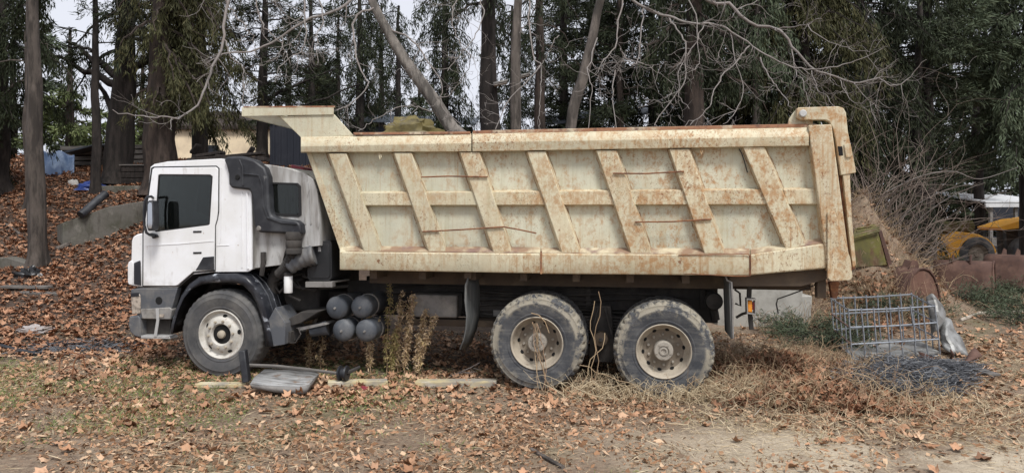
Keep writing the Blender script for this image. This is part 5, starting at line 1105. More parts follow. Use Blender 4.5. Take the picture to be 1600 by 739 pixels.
# right-hand bare tree: leaning trunk, long low branches over the tipper
b0 = tree_base(868, 13.2); tB = thing('bare_tree', b0, 'leaning bare tree whose pale branches spread over the tipper rear', 'tree', 'bare plane trees'); tw = MB()
ptsB = curve([b0, D(890, 205, 13.2), D(910, 125, 13.2), D(925, 60, 13.2), D(938, 0, 13.2), D(965, -60, 13), D(985, -130, 13)], 16)
obj('trunk', trunk_mesh(ptsB, [.115 - .004 * i for i in range(16)], 10, 9), 'bark_grey', tB, smooth=60)
R_ = [([(945, -20), (975, -8), (1000, 10), (1045, 28), (1070, 36), (1114, 38), (1143, 49), (1169, 68), (1201, 89), (1240, 105), (1270, 109), (1312, 104), (1345, 92), (1380, 76)], .027, .005, 16, 44),
      ([(975, -80), (1040, -40), (1107, 0), (1140, 10), (1172, 36), (1221, 49), (1240, 76), (1270, 107), (1312, 123), (1339, 131), (1372, 122), (1383, 131), (1407, 132), (1430, 112), (1446, 92)], .035, .005, 16, 44),
      ([(1205, 46), (1235, 44), (1263, 37), (1280, 28), (1295, 16)], .014, .005, 5, 14), ([(1264, 38), (1270, 49), (1302, 68), (1331, 78), (1360, 82)], .010, .005, 6, 14),
      ([(1045, 28), (1060, 50), (1070, 68), (1071, 120), (1058, 145), (1026, 188), (1025, 200)], .016, .006, 10, 22), ([(1169, 72), (1155, 92), (1130, 117), (1115, 145), (1105, 172), (1078, 196)], .014, .006, 10, 22),
      ([(1188, 90), (1205, 125), (1222, 148), (1236, 168)], .014, .006, 7, 16), ([(1100, 38), (1085, 70), (1060, 110), (1062, 150), (1075, 170)], .011, .005, 9, 18),
      ([(1237, 72), (1242, 105), (1256, 135), (1266, 165)], .010, .005, 5, 14), ([(1268, 112), (1275, 135), (1290, 150), (1304, 166)], .009, .004, 5, 14),
      ([(975, -70), (972, 0), (966, 40), (962, 75), (945, 92), (938, 98)], .018, .005, 8, 18), ([(1005, 12), (1002, 50), (998, 90), (985, 100), (965, 70)], .012, .005, 8, 18),
      ([(966, 75), (985, 95), (1020, 102), (1042, 96)], .010, .004, 7, 14), ([(1140, 50), (1150, 100), (1162, 140), (1150, 175), (1130, 196)], .010, .004, 8, 16),
      ([(1060, -30), (1085, 20), (1090, 60), (1092, 100), (1075, 115)], .012, .004, 8, 16), ([(1310, 122), (1325, 150), (1345, 162), (1370, 150)], .008, .004, 6, 14),
      ([(960, 110), (958, 150), (963, 205)], .012, .006, 3, 10), ([(935, 60), (918, 110), (925, 140), (918, 205)], .012, .005, 6, 14)]
for pl, r0, r1, nt_, n in R_: limb(tB, px_line(pl, 12.6, 11.4), r0, r1, g, tw, n=n, ntw=nt_, tl=.5)
tag(obj('twigs', tw, 'twig', tB, smooth=60), kind='stuff')
# ---------------------------------------------------------------- bare shrub behind the tailgate
b0 = ground_px(1440, 405); b0 = D(1440, 340, 15.5); b0.z = H(b0.x, b0.y)
sh = thing('bare_shrub', b0, 'tangled leafless shrub spreading right of the tailgate', 'shrub')
tw = MB(); gs = np.random.default_rng(8)
for k in range(200):
    px = gs.uniform(1330, 1412); p = D(px, 340, gs.uniform(14.8, 17.5)); p.z = H(p.x, p.y)
    a = gs.normal(0, .8) + (.12 if px > 1385 else -.1); twig(tw, p, RT * math.sin(a) + FW * gs.normal(0, .3) + Vector((0, 0, 1.0)), gs.uniform(.9, 2.6), .012, 2 if k % 2 else 1, gs, .05)
tag(obj('twigs', tw, 'brush_twig', sh, smooth=60), kind='stuff')
for pl in ([(1385, 300), (1440, 275), (1490, 268), (1530, 280), (1590, 262)], [(1370, 385), (1420, 330), (1470, 300), (1525, 285)], [(1400, 390), (1440, 340), (1490, 305), (1540, 285)], [(1380, 320), (1420, 280), (1480, 240)]):
    c = curve(px_line(pl, 15.4, 14.2), 18); obj('branch', MB().tube(c, [.016 - .0006 * i for i in range(18)], 5), 'twig', sh, smooth=60)

# ================================================================ BUILDINGS AND WALLS BEHIND
def local_box(mb, c, ux, sx, sy, z0, z1):
    "box centred on c (x,y), ux = direction of its length"
    u = Vector((math.cos(ux), math.sin(ux), 0)); w_ = Vector((-u.y, u.x, 0)); c = Vector((c[0], c[1], 0))
    vs = [c + u * (a * sx / 2) + w_ * (b * sy / 2) + Vector((0, 0, z)) for z in (z0, z1) for a, b in ((-1, -1), (1, -1), (1, 1), (-1, 1))]
    return mb.add(vs, [(3, 2, 1, 0), (4, 5, 6, 7), (0, 1, 5, 4), (1, 2, 6, 5), (2, 3, 7, 6), (3, 0, 4, 7)])
# cream house wall
p = D(350, 340, 32); zt = D(350, 203, 32).z; gz = H(p.x, p.y) - .3
h = thing('house', (p.x, p.y, gz), 'cream walled house half hidden behind the cab', 'house')
obj('wall', local_box(MB(), p + FW * 2.5, YAW, 4.6, 5, gz, zt), 'cream_wall', h)
rf = obj('roof', local_box(MB(), p + FW * 2.5, YAW, 5.0, 5.4, zt + .002, zt + .16), 'bark_brown', h)
u = p + FW * 2.5; mb = MB(); e1 = RT * 2.5; e2 = FW * 2.7; zz = Vector((0, 0, zt + .161 - u.z)); top = Vector((0, 0, zt + 1.2 - u.z))
mb.add([u - e1 - e2 + zz, u + e1 - e2 + zz, u + e1 + e2 + zz, u - e1 + e2 + zz, u - e1 + top, u + e1 + top], [(0, 1, 5, 4), (2, 3, 4, 5), (1, 2, 5), (3, 0, 4), (3, 2, 1, 0)]); obj('gable', mb, 'bark_brown', rf)
mb = MB(); q = p - FW * .012 + RT * (-.6); local_box(mb, q, YAW, .7, .02, zt - 1.5, zt - .7); wn = obj('window', mb, 'navy_sheet', h)
# navy container
p = D(452, 340, 21); zt = D(452, 190, 21).z; gz = H(p.x, p.y) - .3; c_ = p + FW * 1.1
h = thing('container', (p.x, p.y, gz), 'dark navy metal container between the cab and the tipper front', 'container')
obj('body', local_box(MB(), c_, YAW, 1.15, 2.2, gz, zt), 'navy_sheet', h)
obj('roof', local_box(MB(), c_, YAW, 1.3, 2.4, zt + .003, zt + .08), 'roof_dark', h)
for k in range(6):
    mb = MB(); local_box(mb, p + RT * (-.45 + .18 * k) - FW * .02, YAW, .06, .036, gz, zt - .02); obj('rib', mb, 'navy_sheet', h)
# two dark sheds whose roofs show over the tipper rail
def shed(px0, px1, ya, yb, d, label, dep=3.0):
    a = D(px0, 340, d); b = D(px1, 340, d); c = (a + b) / 2; z0_ = D(px0, ya, d).z; z1_ = D(px1, yb, d).z; gz = H(c.x, c.y) - .3
    t_ = thing('shed', (c.x, c.y, gz), label, 'shed'); L_ = (b - a).length
    obj('wall', local_box(MB(), c + FW * (dep / 2 + .2), YAW, L_ - .2, dep, gz, min(z0_, z1_) - .03), 'navy_sheet', t_)
    A_ = Vector((a.x, a.y, z0_)); B_ = Vector((b.x, b.y, z1_)); n = max(4, int(L_ / .9))
    for k in range(n):
        q0 = A_.lerp(B_, k / n + .002); q1 = A_.lerp(B_, (k + 1) / n - .002); up = FW * (dep + .6) + Vector((0, 0, .7))
        mb = MB(); mb.prism([q0, q1, q1 + up, q0 + up], (0, 0, .05)); obj('roof_sheet', mb, 'roof_dark', t_)
    return t_
shed(552, 742, 190, 196, 24, 'low dark roofed shed behind the yellow tarpaulin')
shed(845, 1140, 197, 165, 20, 'long shed with sloping blue black roof behind the tree trunks')
# yellow tarpaulin bundle
def lump(name, c, sx, sy, sz_, mat, label, cat, seed=0, n=18, m_=10, rough_=.25, yaw=YAW, flat=True):
    mb = MB(); rows = []
    for i in range(m_ + 1):
        ph = math.pi * .5 * i / m_ if flat else math.pi * (i / m_) - math.pi / 2; row = []
        for k in range(n + 1):
            th = 2 * math.pi * (k % n) / n; r_ = math.cos(ph); v = Vector((math.cos(th) * r_, math.sin(th) * r_, math.sin(ph)))
            f_ = 1 + rough_ * noise.noise(v * 2.3 + Vector((seed, 0, 0))) + rough_ * .5 * noise.noise(v * 6 + Vector((0, seed, 0)))
            q = Vector((v.x * sx * f_, v.y * sy * f_, v.z * sz_ * f_)); q = Matrix.Rotation(yaw, 3, 'Z') @ q; row.append(Vector(c) + q)
        rows.append(row)
    mb.grid(rows); o = obj(name, mb, mat, smooth=50); return tag(o, label, cat)
p = D(640, 207, 19); p.z -= .15
lump('tarpaulin_bundle', p, .78, .5, .50, 'yellow_tarp', 'ochre yellow tarpaulin bundle showing over the tipper rail', 'tarpaulin', 3, rough_=.55)
mb = MB(); local_box(mb, D(640, 340, 19), YAW, 2.2, 1.4, H(p.x, p.y) - .2, p.z + .05); tag(obj('bundle_stand', mb, 'old_plank', bevel=.02), 'low timber stand carrying the yellow tarpaulin bundle', 'stand')
# floodlights
for (px, py, d, dr, lb) in ((782, 131, 15.6, 1, 'floodlight on the thick dark trunk'), (818, 120, 16.6, -1, 'floodlight on the second brown trunk')):
    p = D(px, py, d); t_ = thing('floodlight', p, 'small grey ' + lb, 'floodlight', 'floodlights on the trunks')
    mb = MB(); mb.prism([p + RT * -.16 + Vector((0, 0, -.02)), p + RT * .16 + Vector((0, 0, .06)), p + RT * .16 + Vector((0, 0, .10)), p + RT * -.16 + Vector((0, 0, .03))], FW * .25); obj('housing', mb, 'dusty_metal', t_, bevel=.01)
    mb = MB(); mb.tube([p + Vector((0, 0, .0)) + FW * .12, p + RT * (-.1 * dr) + Vector((0, 0, -.12)) + FW * .3, p + RT * (-.3 * dr) + FW * .4 + Vector((0, 0, -.12))], .015, 5); obj('bracket', mb, 'frame_dark', t_)
    mb = MB(); mb.prism([p + RT * -.14 + Vector((0, 0, -.04)) + FW * .02, p + RT * .14 + Vector((0, 0, .03)) + FW * .02, p + RT * .14 + Vector((0, 0, .05)) + FW * .02, p + RT * -.14 + Vector((0, 0, -.02)) + FW * .02], FW * .2); obj('lens', mb, 'lens', t_)
# plank fence with a lean-to roof, blue tarpaulin
base = D(150, 340, 21.5); gz = H(base.x, base.y)
t_ = thing('plank_stack', (base.x, base.y, gz - .1), 'weathered grey plank stack on the slope behind the slim trunk', 'planks')
for k in range(6):
    y0 = 275 - 8 * k; jx = [0, 6, -4, 3, -6, 2][k]
    a = D(92 + jx, y0, 21.5); b = D(232 + jx, y0 - 3, 21.5); mb = MB(); mb.prism([a, b, b + Vector((0, 0, .115)), a + Vector((0, 0, .115))], FW * .5); obj('plank', mb, 'old_plank', t_, bevel=.006)
for px in (105, 140, 176, 214):
    a = D(px, 340, 21.75); z_ = H(a.x, a.y); mb = MB(); local_box(mb, a + FW * .27, YAW, .1, .05, z_ - .2, D(px, 228, 21.75).z); obj('post', mb, 'old_plank', t_)
mb = MB(); mb.prism([D(100, 240, 20.9), D(152, 226, 20.9), D(152, 224, 20.9), D(98, 237, 20.9)], FW * 1.6); obj('lean_to_roof', mb, 'roof_dark', t_)
mb = MB(); rows = []
for i in range(9):
    row = []
    for k in range(15):
        s = k / 14; t = i / 8; px = 68 + 48 * s; py = 236 + (38 * t if t > .15 else 30 * t) + 5 * s + 3 * math.sin(s * 9); dd = 20.3 - .6 * t + .08 * math.sin(s * 17 + t * 2)
        row.append(D(px, py, dd))
    rows.append(row)
mb.grid(rows); tag(obj('blue_tarpaulin', mb, 'blue_tarp', smooth=70, solid=.02), 'pale blue tarpaulin draped over timber at left', 'tarpaulin')
p = ground_px(143, 298); lump('blue_bag', p, .34, .16, .2, 'blue_bag', 'crumpled deep blue plastic bag on the leaf slope', 'bag', 5, rough_=.5, yaw=.7)
p = ground_px(45, 432); lump('black_bag', p - Vector((0, 0, .03)), .24, .16, .17, 'black_bag', 'black plastic bag beside the foot of the nearest left trunk', 'bag', 8, rough_=.7)
# dark crate and slab above the retaining wall
a = D(207, 340, 18.6); zb = D(207, 288, 18.6).z
t_ = thing('crate', (a.x, a.y, zb), 'dark wooden crate on the concrete slab left of cab', 'crate')
for k in range(3):
    mb = MB(); local_box(mb, a + FW * .25, YAW, .62, .5, zb + .01 + k * .16, zb + .155 + k * .16); obj('board', mb, 'bark_dark', t_, bevel=.006)
mb = MB(); local_box(mb, a + FW * .25, YAW, .68, .56, zb + .49, zb + .52); obj('lid', mb, 'old_plank', t_)
mb = MB(); a = D(210, 340, 18.2); zt = D(210, 291, 18.2).z; local_box(mb, a + FW * .6 + RT * .35, YAW, 2.3, 1.6, zt - .28, zt); tag(obj('concrete_slab', mb, 'concrete_mossy', bevel=.02), 'mossy concrete slab under the dark crate', 'slab')
# retaining wall
def wall_run(pts, th, mat, label, name, cat):
    mb = MB(); A_ = [D(px, py, d) for px, py, d in pts]; rows = []
    for q in A_:
        zb_ = H(q.x, q.y) - .9; rows.append([Vector((q.x, q.y, zb_)), q, q + FW * th, Vector((q.x, q.y, zb_)) + FW * th])
    mb.grid(rows); n = len(rows); mb.f += [(0, 1, 2, 3), ((n - 1) * 4, (n - 1) * 4 + 1, (n - 1) * 4 + 2, (n - 1) * 4 + 3)]
    return tag(obj(name, mb, mat, bevel=.015), label, cat)
wall_run([(89, 352, 15.2), (98, 348, 14.95), (130, 337, 15.1), (167, 324, 15.4), (200, 318, 15.8), (240, 312, 16.3)], .28, 'concrete_mossy', 'low grey concrete retaining wall stepping up to the cab', 'retaining_wall', 'wall')
wall_run([(-20, 404, 14.0), (10, 402, 14.0), (30, 408, 13.9), (44, 412, 13.9)], .3, 'concrete_mossy', 'half buried concrete kerb at the far left edge', 'buried_kerb', 'kerb')
wall_run([(160, 362, 15.8), (172, 352, 15.9), (182, 356, 15.9)], .3, 'concrete_mossy', 'broken concrete stump in front of the retaining wall', 'concrete_stump', 'concrete')
mb = MB(); a = D(126, 336, 15.0); b = D(165, 303, 15.6); mb.tube([a, a.lerp(b, .5), b], .085, 12); mb.tube([a + (b - a) * .97, a + (b - a) * .9995], .094, 12); tag(obj('drain_pipe', mb, 'black_plastic'), 'dark pipe lying aslant on the retaining wall', 'pipe')
def stick(name, pts, r, mat, label, cat, n=6):
    mb = MB(); P_ = []
    for a, b in pts: q = ground_px(a, b); P_.append(q + Vector((0, 0, r * .8)))
    mb.tube(P_, r, n); return tag(obj(name, mb, mat), label, cat)
stick('fallen_branch', [(88, 394), (102, 387), (113, 382)], .05, 'bark_grey', 'short fallen log below the retaining wall', 'branch')
stick('fallen_branch', [(8, 352), (24, 362), (38, 374)], .03, 'bark_grey', 'thin fallen branch on leaves left of the nearest trunk', 'branch')
stick('black_pole', [(-10, 541), (20, 549), (62, 557)], .035, 'black_plastic', 'black pole lying on grass at the left edge', 'pole')
stick('fallen_branch', [(1500, 503), (1530, 492), (1560, 490), (1610, 489)], .03, 'rotten_bark', 'pale barkless branch lying before the green cuttings', 'branch')
stick('fallen_branch', [(830, 706), (852, 718), (880, 734)], .018, 'bark_grey', 'short brown stick at the bottom centre', 'branch')
stick('fallen_branch', [(1175, 655), (1215, 610), (1225, 600)], .006, 'rotten_bark', 'thin pale stick leaning in the hay right of rear wheel', 'branch')
def plank(pa, pb, wd, th, mat, label, lift=.0, name='plank'):
    a = ground_px(*pa); b = ground_px(*pb); a.z += lift; b.z += lift; u = (b - a).normalized(); w_ = u.cross(Vector((0, 0, 1))).normalized() * -1
    if w_.y < 0: w_ = -w_
    mb = MB(); mb.prism([a, b, b + Vector((0, 0, th)), a + Vector((0, 0, th))], w_ * wd); return tag(obj(name, mb, mat, bevel=.005), label, 'plank')
plank((0, 455), (74, 455), .15, .05, 'old_plank', 'upper grey plank on the leaves at far left', .04)
plank((30, 460), (92, 463), .13, .04, 'old_plank', 'lower short grey plank near the black bag', .01)
plank((648, 607), (775, 606), .16, .07, 'yellow_plank', 'yellowed timber lying left of the first rear wheel')
plank((512, 606), (606, 604), .14, .06, 'yellow_plank', 'half buried yellow timber right of the metal fender')
plank((305, 607), (384, 606), .12, .045, 'yellow_plank', 'buried yellow timber under the front wheel')
plank((1465, 566), (1545, 592), .16, .03, 'old_plank', 'grey board on rusty scrap right of the wire cage', .02)
# stones and scraps of litter
p = ground_px(52, 519); lump('clear_plastic_sheet', p, .28, .15, .07, 'clear_plastic', 'crumpled clear plastic sheet on leaves at left', 'plastic', 2, rough_=.9)
p = ground_px(392, 734); lump('paper_scrap', p, .04, .02, .02, 'galv_sheet', 'small white paper scrap at the bottom edge', 'paper', 6, n=8, m_=4, rough_=.8)
p = ground_px(570, 609); lump('red_rag', p, .09, .04, .03, 'red_rag', 'faded red rag beside the half buried timber', 'rag', 9, n=12, m_=6, rough_=.9)
p = ground_px(116, 290); lump('stone', p, .14, .12, .15, 'stone', 'pale stone on the slope near the blue bag', 'stone', 4, n=10, m_=5, rough_=.4)
# rusty wire hoops and flat netting at left
t_ = thing('rusty_hoops', ground_px(128, 580), 'rusty wire hoops in the grass left of front wheel', 'wire')
for pl in ([(92, 580), (95, 558), (110, 551), (128, 556), (133, 574)], [(112, 592), (118, 562), (136, 553), (160, 560)], [(78, 602), (95, 580), (112, 572), (122, 584)]):
    d_ = rd(*ground_px(110, 586)[:2])[1]; mb = MB(); mb.tube(curve([D(a, b, d_ + .1 * math.sin(a)) for a, b in pl], 16), .008, 5); obj('hoop', mb, 'rust', t_)
def netting(px0, px1, py0, py1, hgt, label, seed, n, name='netting'):
    g = np.random.default_rng(seed); mb = MB(); rows = []
    nx, ny = 26, 12
    def surf(s, t):
        q = ground_px(px0 + (px1 - px0) * s + 14 * math.sin(t * 5), py0 + (py1 - py0) * t); e = max(0.0, math.sin(math.pi * s) * math.sin(math.pi * min(1, t * 1.02 + .0))) ** .6
        q.z += -.02 + hgt * e * (.7 + 1.0 * noise.noise(Vector((s * 6, t * 4, seed)))); return q
    S = [[surf(i / nx, j / ny) for i in range(nx + 1)] for j in range(ny + 1)]
    mb.grid(S)
    ob = obj(name, mb, 'net_black', smooth=60)
    w_ = MB()
    for k in range(n):
        i = int(g.integers(0, nx)); j = int(g.integers(0, ny)); a = S[j][i]; pts = [a + Vector((0, 0, .01))]; dv = Vector((g.normal(), g.normal() * .6, 0)).normalized()
        for q in range(4): dv = (dv + Vector((g.normal(0, .5), g.normal(0, .5), 0))).normalized(); pts.append(pts[-1] + dv * .07 + Vector((0, 0, g.normal(.004, .018))))
        w_.tube(pts, .0042, 3, cap=False)
    tag(obj('strands', w_, 'net_black', ob, smooth=0), kind='stuff'); return tag(ob, label, 'netting')
netting(45, 205, 534, 556, .06, 'flat dark wire netting among leaves ahead of the truck', 3, 300)
netting(1300, 1508, 570, 622, .20, 'heap of black wire netting in front of the wire cage', 5, 2600)
# ---------------------------------------------------------------- broken fender with post and roller
a0 = ground_px(455, 620); t_ = thing('broken_fender', a0, 'bent grey metal fender lying in front of the front wheel', 'fender')
d0 = rd(a0.x, a0.y)[1]
mb = MB(); mb.grid([[D(391, 600, d0), D(430, 603, d0), D(470, 604, d0), D(483, 600, d0 - .02)], [D(397, 590, d0 + .2), D(440, 593, d0 + .2), D(480, 594, d0 + .2), D(490, 592, d0 + .2)], [D(414, 577, d0 + .5), D(455, 578, d0 + .5), D(490, 581, d0 + .5), D(499, 584, d0 + .48)]])
obj('panel', mb, 'fender_old', t_, solid=.012, smooth=50)
mb = MB(); mb.grid([[D(391, 600.5, d0), D(430, 603.5, d0), D(470, 604.5, d0), D(483, 600.5, d0 - .02), D(498, 585, d0 + .47)], [D(395, 606, d0 + .02), D(434, 613, d0 - .01), D(464, 616, d0), D(478, 614, d0), D(492, 598, d0 + .45)]]); obj('flange', mb, 'dusty_metal', t_, solid=.01, smooth=30)
mb = MB(); mb.tube([D(386, 570, d0 + .5), D(430, 572, d0 + .5), D(480, 577, d0 + .5), D(528, 583, d0 + .45)], [.02, .024, .022, .02], 6); obj('edge_bar', mb, 'old_plank', t_)
mb = MB(); mb.prism([D(371.5, 549, d0 + .35), D(382, 547, d0 + .35), D(388.5, 597, d0 + .3), D(378, 599, d0 + .3)], FW * .10); obj('upright', mb, 'black_plastic', t_, bevel=.012)
c = D(536.5, 583, d0 + .45); mb = MB(); mb.lathe([(.02, -.05), (.085, -.05), (.09, -.03), (.06, -.02), (.06, .02), (.09, .03), (.085, .05), (.02, .05)], c, 20, 'X'); obj('roller', mb, 'black_plastic', t_)
mb = MB(); mb.tube([c, D(548, 580, d0 + .5), D(562, 573, d0 + .6)], [.02, .025, .018], 6); obj('lever', mb, 'frame_dark', t_)
# forked twig on the ground
mb = MB(); d1 = rd(*ground_px(692, 592)[:2])[1]
mb.tube(curve([D(690, 592, d1), D(712, 584, d1 + .1), D(735, 574, d1 + .2), D(750, 566, d1 + .2)], 10), .006, 5)
for a, b, c_, e in ((715, 583, 745, 580), (722, 580, 750, 588), (735, 574, 738, 582), (740, 575, 752, 578)): mb.tube([D(a, b, d1 + .12), D(c_, e, d1 + .16)], .004, 4)
tag(obj('forked_twig', mb, 'twig'), 'pale forked twig on dark earth below the curved mud flap', 'twig')
# ---------------------------------------------------------------- right: concrete block, cage, scrap, buckets
p = ground_px(1225, 512); d_ = rd(p.x, p.y)[1]
mb = MB(); mb.prism([D(1120, 512, d_), D(1264, 512, d_), D(1267, 506, d_), D(1269.5, 462, d_), D(1255, 462, d_), D(1254, 450, d_), D(1120, 449, d_)], FW * .5); tag(obj('concrete_block', mb, 'concrete_white', bevel=.02), 'pale concrete block seen under the tipper tail', 'concrete block')
# wire cage
fl, fr = ground_px(1332, 566), ground_px(1469, 556); bl = ground_px(1305, 541); br_ = bl + (fr - fl)
cg = thing('wire_cage', (fl + br_) / 2, 'galvanised wire cage standing right of the truck tail', 'cage')
hh = .69; tl = [Vector((-.055, 0, hh)), Vector((-.075, 0, hh + .0)), Vector((-.05, 0, hh + .03)), Vector((-.06, 0, hh + .02))]
cor = [fl, fr, br_, bl]; topc = [cor[i] + tl[i] for i in range(4)]
g = np.random.default_rng(4)
def bar(a, b, r=.0115, mat='galv_wire'):
    mid = a.lerp(b, .5) + Vector((g.normal(0, .006), g.normal(0, .006), g.normal(0, .006))); obj('bar', MB().tube([a, mid, b], r, 5), mat, cg)
for i in range(4):
    j = (i + 1) % 4; nv = 7 if i % 2 == 0 else 4
    for k in range(nv):
        s = k / nv; bar(cor[i].lerp(cor[j], s) + Vector((0, 0, -.01)), topc[i].lerp(topc[j], s) + Vector((0, 0, .03)), mat='galv_wire')
    for k in range(4):
        t = (k + .02) / 3; bar(cor[i].lerp(topc[i], t), cor[j].lerp(topc[j], t), .012, 'rust_wire' if i == 3 and k < 3 else 'galv_wire')
mb = MB(); z_ = Vector((0, 0, .03)); mb.prism([cor[0] + z_, cor[1] + z_, cor[2] + z_, cor[3] + z_], (0, 0, .025)); obj('floor_sheet', mb, 'galv_sheet', cg)
# torn galvanised sheets leaning on the cage
d_ = rd(fr.x, fr.y)[1]
def sheet(name, pts, mat, label, cat, th=.012):
    G_ = [[D(a, b, d) for a, b, d in row] for row in pts]; n = 9; rows = []
    cols = [curve(row, n) for row in G_]
    for k in range(n): rows.append(curve([c_[k] for c_ in cols], n))
    rows = [[p_ + Vector((.05 * noise.noise(p_ * 5), .07 * noise.noise(p_ * 6 + Vector((3, 0, 0))), .04 * noise.noise(p_ * 7))) for p_ in r_] for r_ in rows]
    mb = MB(); mb.grid(rows); return tag(obj(name, mb, mat, solid=th, smooth=25), label, cat)
sheet('metal_sheet', [[(1446, 462, d_ + .35), (1458, 459, d_ + .3), (1470, 474, d_ + .3)], [(1452, 490, d_ + .3), (1466, 488, d_ + .2), (1476, 498, d_ + .3)], [(1458, 520, d_ + .2), (1466, 516, d_ + .12), (1472, 512, d_ + .2)]], 'galv_sheet', 'curled pale sheet standing at the cage corner', 'sheet')
sheet('metal_sheet', [[(1474, 494, d_ + .3), (1484, 500, d_ + .25), (1494, 515, d_ + .3)], [(1470, 518, d_ + .2), (1484, 524, d_ + .05), (1500, 530, d_ + .2)], [(1472, 545, d_ + .0), (1494, 552, d_ - .1), (1516, 556, d_ + .0)]], 'galv_sheet', 'twisted grey metal sheet right of the wire cage', 'sheet')
def ribbon(pl, d, w_, label, seed):
    c = curve([D(a, b, d + .15 * math.sin(i * 1.7 + seed)) for i, (a, b) in enumerate(pl)], 14); mb = MB()
    mb.grid([[p_ + FW * (w_ * math.cos(i * .4 + seed)) * k + Vector((0, 0, w_ * .6 * math.sin(i * .5 + seed))) * k for i, p_ in enumerate(c)] for k in (0, .5, 1)])
    return tag(obj('scrap_strip', mb, 'bucket_rust', solid=.014, smooth=50), label, 'scrap metal')
ribbon([(1440, 560), (1470, 573), (1500, 568), (1535, 556)], 9.6, .16, 'upper rusty scrap strip beside the cage foot', 1)
ribbon([(1458, 578), (1490, 570), (1520, 580), (1548, 590)], 9.4, .14, 'lower rusty scrap strip with curled end', 2.4)
ribbon([(1485, 545), (1490, 562), (1515, 575), (1540, 572)], 9.6, .12, 'rusty strip bent under the twisted grey sheet', 4)
# excavator buckets
def bucket(px, py, d, w_, hgt, dep, yaw, roll, label, seed):
    "mouth-down digging bucket: rounded wedge side plates, wrapped shell, lip, teeth and ears"
    c = D(px, py, d); t_ = thing('excavator_bucket', (c.x, c.y, H(c.x, c.y)), label, 'bucket', 'rusty buckets at right')
    Rm = Matrix.Rotation(yaw, 3, 'Z') @ Matrix.Rotation(roll, 3, 'Y')
    prof = [(-.56, -.06), (-.50, .10), (-.38, .42), (-.28, .70), (-.20, .86), (-.08, .97), (.05, 1.0), (.18, .95), (.30, .82), (.40, .62), (.47, .36), (.52, .05), (.53, -.06)]
    g = np.random.default_rng(seed); prof = [(x * w_ + g.normal(0, .008), z * hgt + g.normal(0, .008)) for x, z in prof]
    def tr(x, y, z): return c + Rm @ Vector((x, y, z))
    rows = [[tr(x + .012 * noise.noise(Vector((x * 4, y * 4, seed))), y, z + .02 * noise.noise(Vector((x * 3, y * 3, seed + 5)))) for x, z in prof] for y in np.linspace(0, dep, 6)]
    mb = MB(); mb.grid(rows); obj('shell', mb, 'bucket_rust', t_, solid=.025, smooth=40)
    for y in (-.004, dep - .02):
        mb = MB(); mb.prism([tr(x * .97, y, z * .965) for x, z in prof], Rm @ Vector((0, .024, 0))); obj('side_plate', mb, 'bucket_plate', t_, bevel=.005)
    mb = MB(); mb.prism([tr(prof[0][0] - .03, -.02, prof[0][1]), tr(prof[0][0] + .03, -.02, prof[0][1]), tr(prof[1][0] + .035, -.02, prof[1][1] + .04), tr(prof[1][0] - .03, -.02, prof[1][1] + .04)], Rm @ Vector((0, dep + .04, 0))); obj('cutting_lip', mb, 'bucket_rust', t_, bevel=.005)
    mb = MB(); mb.tube([tr(x * 1.01, -.012, z * 1.01) for x, z in prof], .02, 5); obj('rim_bar', mb, 'bucket_rust', t_)
    for k in range(4):
        y = dep * (k + .5) / 4; x, z = prof[0]; mb = MB(); mb.prism([tr(x - .03, y - .035, z), tr(x + .03, y - .035, z), tr(x - .02, y - .02, z - .14)], Rm @ Vector((0, .07, 0))); obj('tooth', mb, 'bucket_rust', t_)
    for y in (dep * .35, dep * .65):
        x, z = prof[6]; mb = MB(); mb.prism([tr(x - .14, y, z - .03), tr(x + .10, y, z - .04), tr(x + .05, y, z + .13), tr(x - .06, y, z + .15)], Rm @ Vector((0, .03, 0))); obj('ear', mb, 'bucket_rust', t_, bevel=.005)
    return t_
bucket(1437, 482, 12.8, .86, .72, .55, R(24), R(4), 'nearest rusty bucket, arched side plate facing us behind the wire cage', 1)
bucket(1552, 458, 15.4, .80, .70, 1.1, R(62), R(-12), 'big rusty bucket lying before the loader wheel', 2)
bucket(1612, 450, 16.8, .85, .78, 1.0, R(40), R(10), 'rusty bucket cut by the right photo edge', 3)
# yellow skip in the mound
a = D(1362, 414, 13.2); t_ = thing('yellow_skip', (a.x, a.y, H(a.x, a.y)), 'dull yellow steel skip tipped against the earth mound', 'skip')
mb = MB(); mb.prism([D(1335, 418, 13.2), D(1333, 372, 13.2), D(1372, 362, 13.2), D(1386, 414, 13.2)], FW * .05); obj('front_plate', mb, 'skip_yellow', t_, bevel=.006)
mb = MB(); mb.prism([D(1333, 372, 13.2), D(1372, 362, 13.2), D(1368, 352, 13.9), D(1336, 358, 13.9)], (0, 0, .03)); obj('top_plate', mb, 'skip_yellow', t_)
mb = MB(); mb.prism([D(1373, 362, 13.2), D(1388, 416, 13.2), D(1394, 412, 13.2), D(1378, 360, 13.2)], FW * .7); obj('side_plate', mb, 'bucket_rust', t_, bevel=.005)
for k in range(4):
    a = D(1334 + 2 * k, 372 - 5 * k, 13.15 + .17 * k); b = D(1374, 361 - 3 * k, 13.15 + .17 * k); mb = MB(); mb.tube([a, b], .018, 5); obj('bar', mb, 'skip_yellow', t_)
